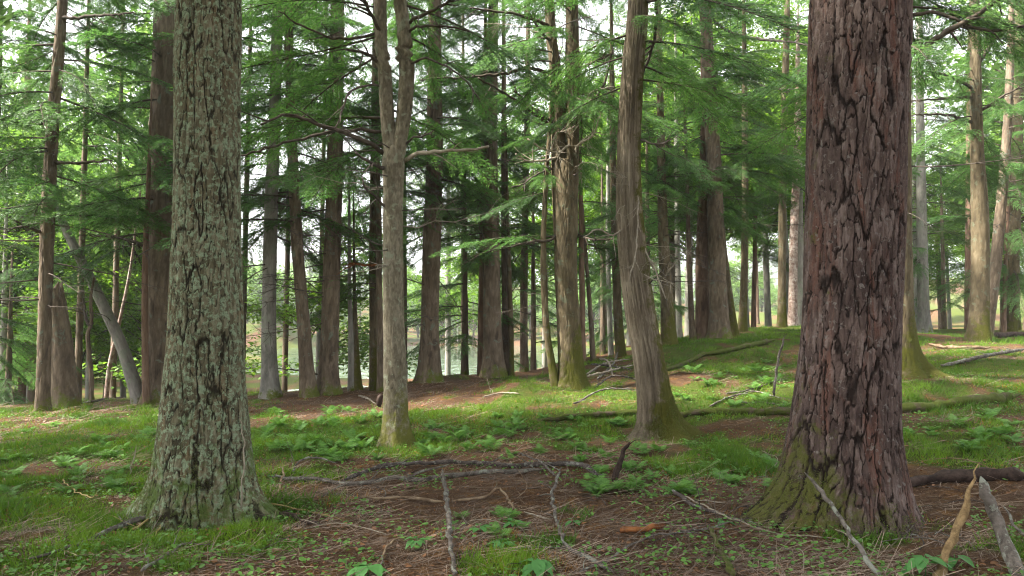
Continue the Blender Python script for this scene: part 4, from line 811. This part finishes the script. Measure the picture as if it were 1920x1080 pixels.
S("rotten_wood", "chunk of rotten orange wood on the dark litter left of the massive pine", [(1160, 1006), (1185, 1003), (1205, 1001), (1228, 998), (1252, 993)], 17, 8, 'rot', seed=19, n=9, jit=.9, gnarl=.01, cat="log")
S("stake_branch", "upright split stake of raw yellow wood in the lower right corner", [(1752, 1092), (1775, 1040), (1800, 975), (1820, 915), (1835, 868)], 19, 11, 'splinter', d=[4.35, 4.45, 4.5, 4.5, 4.5], seed=20, jit=.45, cat="branch", tip=.3, gnarl=.009, n=8)
S("fallen_branch", "thick lichen-covered grey branch propped against the split yellow stake", [(1918, 1100), (1895, 1040), (1870, 975), (1850, 925), (1838, 892)], 33, 20, 'stick_grey', d=[4.25, 4.4, 4.5, 4.54, 4.56], seed=21, n=10, cat="branch")
S("fallen_stick", "thin grey stick rising at the right edge behind the propped branch", [(1935, 1020), (1905, 985), (1882, 950)], 8, 5, 'stick_grey', d=[4.7, 4.8, 4.9], seed=22)
S("fallen_branch", "long thin grey branch sweeping across the dark litter to the pine's foot", [(1085, 1082), (1150, 1052), (1210, 1020), (1265, 1010), (1330, 998), (1385, 985)], 6, 4, 'stick_grey', [0, .02, .03, .03, .02, 0], 8, 23)
S("fallen_branch", "dark twiggy branch lying left of the massive pine", [(1262, 932), (1290, 950), (1330, 965), (1395, 985)], 10, 6, 'stick_dark', [.05, .03, .01, 0], 8, 24)
S("fallen_branch", "greenish thick stick at the bottom edge, left of the long leaning stick", [(1375, 1090), (1358, 1055), (1345, 1030), (1330, 1003)], 15, 9, 'log_moss', [0, .01, .03, .05], 2, 25)
S("fallen_stick", "thin straight stick running along the ground in front of the massive pine", [(1275, 935), (1340, 968), (1400, 990), (1470, 1010), (1570, 1018)], 4, 3, 'twig_pale', [.03, .03, .02, .01, 0], 2, 26)
S("mossy_log", "long moss-covered log behind the cedar and the massive pine", [(1018, 792), (1100, 784), (1190, 778), (1300, 780), (1400, 778), (1480, 778), (1600, 776), (1700, 774), (1770, 768), (1850, 758), (1915, 748)], 10, 24, 'log_moss', seed=27, n=12, cat="log", jit=.25, gnarl=.012)
S("mossy_log", "mossy log slanting up the bright green rise left of the pine", [(1235, 700), (1300, 678), (1350, 664), (1400, 653), (1455, 641)], 8, 12, 'log_moss', seed=28, n=10, cat="log")
for q, (a, b, lab) in enumerate([([(1330, 766), (1370, 748), (1410, 737), (1466, 752)], 5, "bent grey stick on the slope left of the massive pine"), ([(1360, 742), (1420, 730), (1480, 712)], 4, "straight thin stick uppermost on the slope left of the pine"), ([(1385, 760), (1430, 758), (1478, 764)], 5, "pale stick lowest on the slope left of the pine")]):
    S("fallen_stick", lab, a, b, b * .6, 'stick_grey', sub=4, seed=30 + q)
S("standing_stick", "thin broken sapling standing on the slope left of the massive pine", [(1451, 742), (1455, 700), (1462, 665), (1472, 628)], 7, 5, 'stick_grey', d=[10.9, 10.9, 10.9, 10.9], seed=34)
pile = [[(1100, 705), (1135, 690), (1178, 676)], [(1108, 692), (1150, 700), (1185, 705)], [(1120, 715), (1150, 688), (1160, 665)], [(1092, 718), (1140, 708), (1190, 690)], [(1075, 760), (1130, 752), (1195, 748)], [(1115, 730), (1150, 722), (1200, 728)], [(1125, 676), (1140, 694), (1150, 712)]]
for q, a in enumerate(pile): S("brush_stick", "dead stick in the brush heap between the double-stemmed trunk and the cedar", a, 5, 3, random.choice(['stick_grey', 'stick_dark', 'twig_pale']), [U(0, .1), U(.05, .2), U(0, .15)], 5, 40 + q, group="sticks of the brush heap")
S("fallen_branch", "grey fallen branch on the ground toward the right edge, under the mossy trunk", [(1765, 690), (1810, 682), (1860, 672), (1925, 660)], 9, 6, 'stick_grey', [0, .03, .05, .05], 8, 50)
S("fallen_log", "dark log lying far back at the right edge", [(1856, 634), (1890, 632), (1935, 631)], 13, 13, 'dark_rot', seed=51, cat="log")
S("fallen_log", "pale crumbling log on the leaf litter below the mossy trunk at right", [(1742, 648), (1790, 655), (1830, 656), (1858, 655)], 6, 9, 'stick_tan', seed=52, jit=.5, cat="log")
S("decayed_log", "dark decayed log on the ground behind the split yellow stake", [(1690, 918), (1740, 908), (1800, 902), (1860, 900), (1930, 905)], 24, 36, 'dark_rot', seed=53, jit=.4, n=10, cat="log")
S("fallen_stick", "pale stick on the brown ridge left of the double-stemmed trunk", [(905, 747), (940, 740), (975, 742)], 4, 3, 'twig_pale', sub=3, seed=54)
S("fallen_stick", "forked pale stick on the ridge left of the forked trunk", [(672, 745), (690, 752), (706, 760)], 4, 3, 'twig_pale', [.02, .04, 0], 4, 55)
S("fallen_branch", "dark branch on the ridge at far left beside the crooked sapling", [(150, 757), (190, 752), (235, 745)], 5, 3, 'stick_dark', sub=3, seed=56)
S("fallen_stick", "bare grey stick right of the great furrowed trunk in the green", [(546, 890), (566, 872), (600, 870), (632, 873)], 5, 4, 'stick_grey', [0, .05, .05, .02], 4, 57)
S("standing_twig", "thin tall twig standing against the right side of the great furrowed trunk", [(452, 955), (454, 900), (457, 830), (450, 780)], 4, 2, 'twig_pale', d=[5.55, 5.5, 5.5, 5.5], seed=58)
S("fallen_stick", "curved bare stick in the grass right of the furrowed trunk's foot", [(498, 950), (522, 930), (530, 905), (527, 893)], 6, 4, 'stick_tan', [0, .04, .08, .1], 1, 59)
S("standing_twig", "pale thin twig in the green left of the great furrowed trunk", [(241, 895), (250, 865), (257, 835)], 3, 2, 'twig_pale', d=[7.2, 7.2, 7.2], seed=60)
S("fallen_stick", "yellowish twig in the grass at left of the great trunk", [(115, 905), (140, 932), (172, 946), (182, 938)], 3, 2, 'stick_yellow', [.03, .05, .05, .07], 2, 61)
S("stump", "small dark broken stump on the ridge beside the forked trunk", [(711, 762), (712, 748), (713, 738)], 17, 12, 'dark_rot', d=[12.6, 12.6, 12.6], seed=62, jit=.5, cat="stump")
random.seed(33)
for q in range(70):              # the scattered sticks one can pick out
    px, py = U(480, 1900), U(860, 1078); p0 = ground(px, py); a = U(0, PI); ln = U(.18, .7)
    pts = [p0 + np.array([math.cos(a + .25 * k) * ln * k / 3, math.sin(a + .25 * k) * ln * k / 3, 0]) for k in range(4)]
    A = Acc(); s = np.array(pts); s[:, 2] = gz(s[:, 0], s[:, 1]) + np.array([U(0, .02), U(.01, .05), U(.01, .06), U(0, .04)]); rr = U(.0025, .006)
    s2 = smooth_path(s, .05) ; tube(A, s2, np.linspace(rr, rr * .5, len(s2)), 5, 0, True, jit=.2)
    for _ in range(random.randint(0, 3)):
        i = random.randint(1, len(s2) - 2); v = np.array([random.gauss(0, 1), random.gauss(0, 1), abs(random.gauss(0, .5))]); v *= U(.06, .2) / np.linalg.norm(v); tube(A, [s2[i], s2[i] + v * .6, s2[i] + v + (0, 0, -.01)], [rr * .6, rr * .5, .001], 4, 0, True)
    A.v = [v - s[0] for v in A.v]
    o = put("fallen_twig", A.mesh("fallen_twig", [M[random.choice(['twig_pale', 'stick_grey', 'stick_dark', 'twig', 'stick_tan'])]], True)); o.location = s[0]
    tag(o, "small dead twig scattered on the foreground needle litter", "twig", "twigs scattered on the litter")

# ------------------------------------------------------------------ ferns, seedlings
def frond(seed, L=.36):
    r = random.Random(seed); A = Acc(); n = 19
    def ax(t): return np.array([L * (t * .9), .04 * L * math.sin(3 * t + seed), L * (.62 * t - .55 * t * t)])
    tube(A, [ax(t) for t in np.linspace(0, 1, 6)], np.linspace(.0022, .0008, 6), 3, 0, False, .5)
    for k in range(n):
        t = .16 + .84 * k / n; p = ax(t); ln = L * .30 * math.sin(PI * min(1, (t * 1.02)) ** .75) * (1.12 - .35 * t) + .012
        for sd in (-1, 1):
            a = sd * math.radians(72 - 22 * t + r.uniform(-5, 5)); d = np.array([math.cos(a), math.sin(a), -.18 + r.uniform(-.08, .08)]); wv = np.array([-math.sin(a), math.cos(a), r.uniform(-.3, .3)]) * ln * .085
            A.add([p - wv * .7, p + d * ln * .4 - wv, p + d * ln, p + d * ln * .4 + wv, p + wv * .7], [[0, 1, 3, 4]], [[1, 2, 3]], r.random())
    return A.mesh("frond", [M['fern']])
FR = [frond(k) for k in range(6)]
def fern(p, size, label, group):
    rt = thing("fern", label, "fern", p, group); n = random.randint(4, 7); a0 = U(0, 6.28)
    for k in range(n):
        Mx = Matrix.Rotation(a0 + 6.28 * k / n + U(-.3, .3), 4, 'Z') @ Matrix.Rotation(-U(.1, .65), 4, 'Y') @ Matrix.Rotation(U(-.3, .3), 4, 'X') @ Matrix.Diagonal((size * U(.8, 1.15),) * 3 + (1,))
        put("frond", random.choice(FR), rt, Mx)
random.seed(5)
for (x0, x1, y0, y1, n, sz, lab, grp) in [
    (1185, 1470, 828, 935, 30, (.3, .62), "fern in the dense patch below the cedar's foot", "ferns below the cedar"),
    (1085, 1190, 880, 965, 9, (.35, .6), "fern around the upright dark broken stub", "ferns by the broken stub"),
    (790, 1180, 780, 868, 48, (.3, .75), "fern in the green band between the forked trunk and the cedar", "ferns between the forked trunk and the cedar"),
    (490, 720, 770, 868, 40, (.3, .75), "fern in the green band left of the forked trunk", "ferns left of the forked trunk"),
    (10, 290, 800, 930, 30, (.25, .65), "fern in the grass left of the great furrowed trunk", "ferns at left"),
    (1270, 1480, 680, 770, 26, (.3, .8), "fern on the bright rise left of the massive pine", "ferns on the rise"),
    (1690, 1915, 740, 850, 22, (.25, .65), "fern on the right-hand ground beyond the massive pine", "ferns at right"),
    (860, 1000, 960, 1010, 6, (.25, .45), "small fern on the bare litter at the bottom centre", "ferns at bottom centre")]:
    for _ in range(n): fern(ground(U(x0, x1), U(y0, y1)), U(*sz), lab, grp)
def leaf_mesh(m, L=.09, wr=.62):
    n = 7; A = Acc(); t = np.linspace(0, 1, n); w_ = np.sin(PI * t ** .8) * L * wr * .5 * (1 - .15 * t); z = -.35 * L * t ** 2
    c = np.stack([t * L, 0 * t, z], 1); l_ = np.stack([t * L, w_, z + w_ * .25], 1); r_ = np.stack([t * L, -w_, z + w_ * .25], 1)
    V = np.concatenate([c, l_, r_]); q = [[k, k + 1, n + k + 1, n + k] for k in range(n - 1)] + [[k + 1, k, 2 * n + k, 2 * n + k + 1] for k in range(n - 1)]
    A.add(V, q, a=.5); return A.mesh("leaf", [M[m]], True)
LM = leaf_mesh('seedling'); LY = leaf_mesh('yellow_leaf')
def seedling(px, py, label, n, size, h, ylw=False, spread=1.0):
    p = ground(px, py); rt = thing("seedling_plant", label, "plant", p); A = Acc(); tube(A, [(0, 0, -.01), (.004, 0, h * .5), (0, .004, h)], [.003, .0025, .002], 5); put("stem", A.mesh("stem", [M['seedling']], True), rt)
    for k in range(n):
        a = 6.283 * k / n + U(-.3, .3); z = h * U(.6, 1)
        put("leaf", LY if ylw and k == 0 else LM, rt, Matrix.Translation((0, 0, z)) @ Matrix.Rotation(PI if ylw and k == 0 else a, 4, 'Z') @ Matrix.Translation((.02 * spread, 0, 0)) @ Matrix.Rotation(U(-.2, .35), 4, 'Y') @ Matrix.Diagonal((size * U(.8, 1.15),) * 3 + (1,)))
seedling(1515, 990, "green leafy seedling with one yellow leaf at the foot of the massive pine", 6, 1.35, .07, True)
seedling(1735, 1085, "larger green leafy plant in the lower right corner before the split stake", 9, 1.5, .13)
seedling(1790, 1065, "small green plant right beside the split yellow stake's foot", 5, 1.1, .08)
seedling(1005, 1080, "broad green leafy plant at the bottom edge right of the pale upright stick", 8, 1.5, .10)
seedling(690, 1085, "green leafy plant at the bottom edge left of the pale upright stick", 7, 1.5, .08)
seedling(900, 1000, "small green plant just right of the pale upright stick", 7, 1.0, .06)
seedling(965, 990, "small green plant left of the crooked pale branch", 7, 1.0, .05)
seedling(940, 1030, "low green plant between the pale upright stick and the crooked branch", 8, 1.0, .06)
seedling(1075, 985, "little green plant right beside the crooked pale branch", 5, .8, .05)
seedling(1355, 985, "single little green plant left of the massive pine's root", 3, .9, .04)
seedling(780, 1030, "yellowish-green bushy plant left of the pale upright stick", 10, .8, .08)

# ------------------------------------------------------------------ stuff: grass, needles, dead leaves
def area_points(n, seed, rmin=3.6, rmax=26, px0=-150, px1=2070, pw=1.0):
    g = np.random.default_rng(seed); d = rmin + (rmax - rmin) * g.random(n) ** pw; x = (px0 + (px1 - px0) * g.random(n) - 960) / F * d
    return x, d, g
def blades(name, n, seed, mat, hgt, wid, kind, lean=.6, rmin=3.6, rmax=24, pw=1.35, mask=None, clump=None, lab=None, cat=None, up=1.0):
    x, y, g = area_points(n, seed, rmin, rmax, pw=pw)
    if clump:                     # several blades from one tuft
        x = np.repeat(x[:n // clump], clump); y = np.repeat(y[:n // clump], clump); jx = g.normal(0, .03, len(x)); x = x + jx; y = y + g.normal(0, .03, len(x))
    m = mask(x, y, g) ; x, y = x[m], y[m]; n = len(x); z = gz(x, y); sc = 1 + np.maximum(0, y - 6) * .045
    az = g.random(n) * 6.283; ln = (hgt[0] + (hgt[1] - hgt[0]) * g.random(n)) * (.2 + 2.4 * fbm(x * 2.6, y * 2.6, 0, 77, 4) ** 2.2) ; le = lean * (.3 + g.random(n)); wd = wid * (.7 + .6 * g.random(n)) * sc
    d = np.stack([np.cos(az) * le, np.sin(az) * le, np.full(n, up) * (.6 + .6 * g.random(n))], 1); d *= (ln / np.linalg.norm(d, axis=1))[:, None]
    s = np.stack([-np.sin(az + 1.2), np.cos(az + 1.2), np.zeros(n)], 1) * wd[:, None] * .5
    p = np.stack([x, y, z - .004 + (0 if up else .006 + .012 * g.random(n))], 1)
    if kind == 'blade': V = np.stack([p - s, p + s, p + d], 1).reshape(-1, 3); f = np.arange(3 * n).reshape(-1, 3)
    else:
        tip = p + d; V = np.stack([p - s, p + s, tip + s, tip - s], 1).reshape(-1, 3); f = np.arange(4 * n).reshape(-1, 4)
    sh = np.repeat(np.clip(.45 + 2.8 * (fbm(x * 1.7, y * 1.7, 0, 55, 4) - .5) + .7 * (g.random(n) - .5), 0, 1), f.shape[1])
    o = put(name, mesh(name, V, f, M[mat], attrs={"shade": sh})); o["kind"] = "stuff"; return tag(o, lab, cat)
blades("grass", 480000, 1, 'grass', (.035, .13), .0085, 'blade', lean=.75, clump=7, mask=lambda x, y, g: mossmask(x, y) > .48 + .42 * g.random(len(x)), lab="short bright green grass and clubmoss carpeting the ground", cat="grass")
blades("rusty_sprigs", 170000, 2, 'rust', (.02, .06), .006, 'blade', mask=lambda x, y, g: (fbm(x * 1.6, y * 1.6, 0, 91) > .50) & (mossmask(x, y) > .2) & (g.random(len(x)) < .4), rmax=17, lab="rusty orange dried sprigs among the grass", cat="sprigs")
blades("fine_twigs", 42000, 4, 'needles_brown', (.10, .42), .0065, 'strip', lean=1.0, up=0.12, rmax=17, pw=1.5, mask=lambda x, y, g: mossmask(x, y) < .85, lab="fine dead twigs and stems strewn over the ground", cat="litter")
blades("pine_needles", 110000, 3, 'needles_brown', (.04, .12), .0045, 'strip', lean=1.0, up=0.10, rmax=18, pw=1.5, mask=lambda x, y, g: mossmask(x, y) < .7, lab="fallen brown pine needles and fine twigs littering the ground", cat="litter")
def dead_leaves():
    x, y, g = area_points(20000, 9, 3.6, 18, pw=1.5); n = len(x); A = Acc(); m = fbm(x * 1.2, y * 1.2, 0, 44) > .36; x, y = x[m], y[m]; n = len(x)
    p = np.stack([x, y, gz(x, y) + .008 + .012 * g.random(n)], 1)
    leaves(A, p, g.random(n) * 6.283, g.normal(0, .25, n), (.016 + .034 * g.random(n) ** 2), .35 + .4 * g.random(n), g.random(n), 0, g.normal(0, .4, n))
    o = put("dead_leaves", A.mesh("dead_leaves", [M['litter']])); o["kind"] = "stuff"; tag(o, "small dead leaves scattered over the ground in orange and brown", "leaves")
    x, y, g = area_points(30000, 19, 3.6, 13, pw=1.3); m = (fbm(x * 1.7, y * 1.7, 0, 64) > .50) & (g.random(len(x)) < .8); x, y = x[m], y[m]; n = len(x); A = Acc()
    p = np.stack([x, y, gz(x, y) + .015 + .04 * g.random(n)], 1)
    leaves(A, p, g.random(n) * 6.283, g.normal(-.1, .3, n), .015 + .03 * g.random(n), .6 + .2 * g.random(n), g.random(n), 0, g.normal(0, .3, n))
    o = put("ground_leaves", A.mesh("ground_leaves", [M['fern']])); o["kind"] = "stuff"; tag(o, "tiny green leaves of low ground cover plants", "ground cover")
dead_leaves()
print("objects", len(bpy.data.objects), "tris", sum(sum(len(p.vertices) - 2 for p in m.polygons) if len(m.polygons) < 50 else int((len(m.loops) - 2 * len(m.polygons))) for m in bpy.data.meshes))

# ------------------------------------------------------------------ the air of the wood
b = NB("forest_haze"); pv = b.n("VolumePrincipled", Color=(.93, .97, 1.0), Density=.0007, Anisotropy=.35)
b.out(None, pv.outputs[0])
x0, x1, y0, y1, z0, z1 = -330, 330, -340, 345, -6, 40
V = np.array([(x, y, z) for x in (x0, x1) for y in (y0, y1) for z in (z0, z1)], float)
o = put("haze", mesh("haze", V, np.array([[0, 1, 3, 2], [4, 6, 7, 5], [0, 4, 5, 1], [2, 3, 7, 6], [0, 2, 6, 4], [1, 5, 7, 3]]), b.m)); o["kind"] = "stuff"
tag(o, "thin pale haze hanging in the air of the wood", "haze")
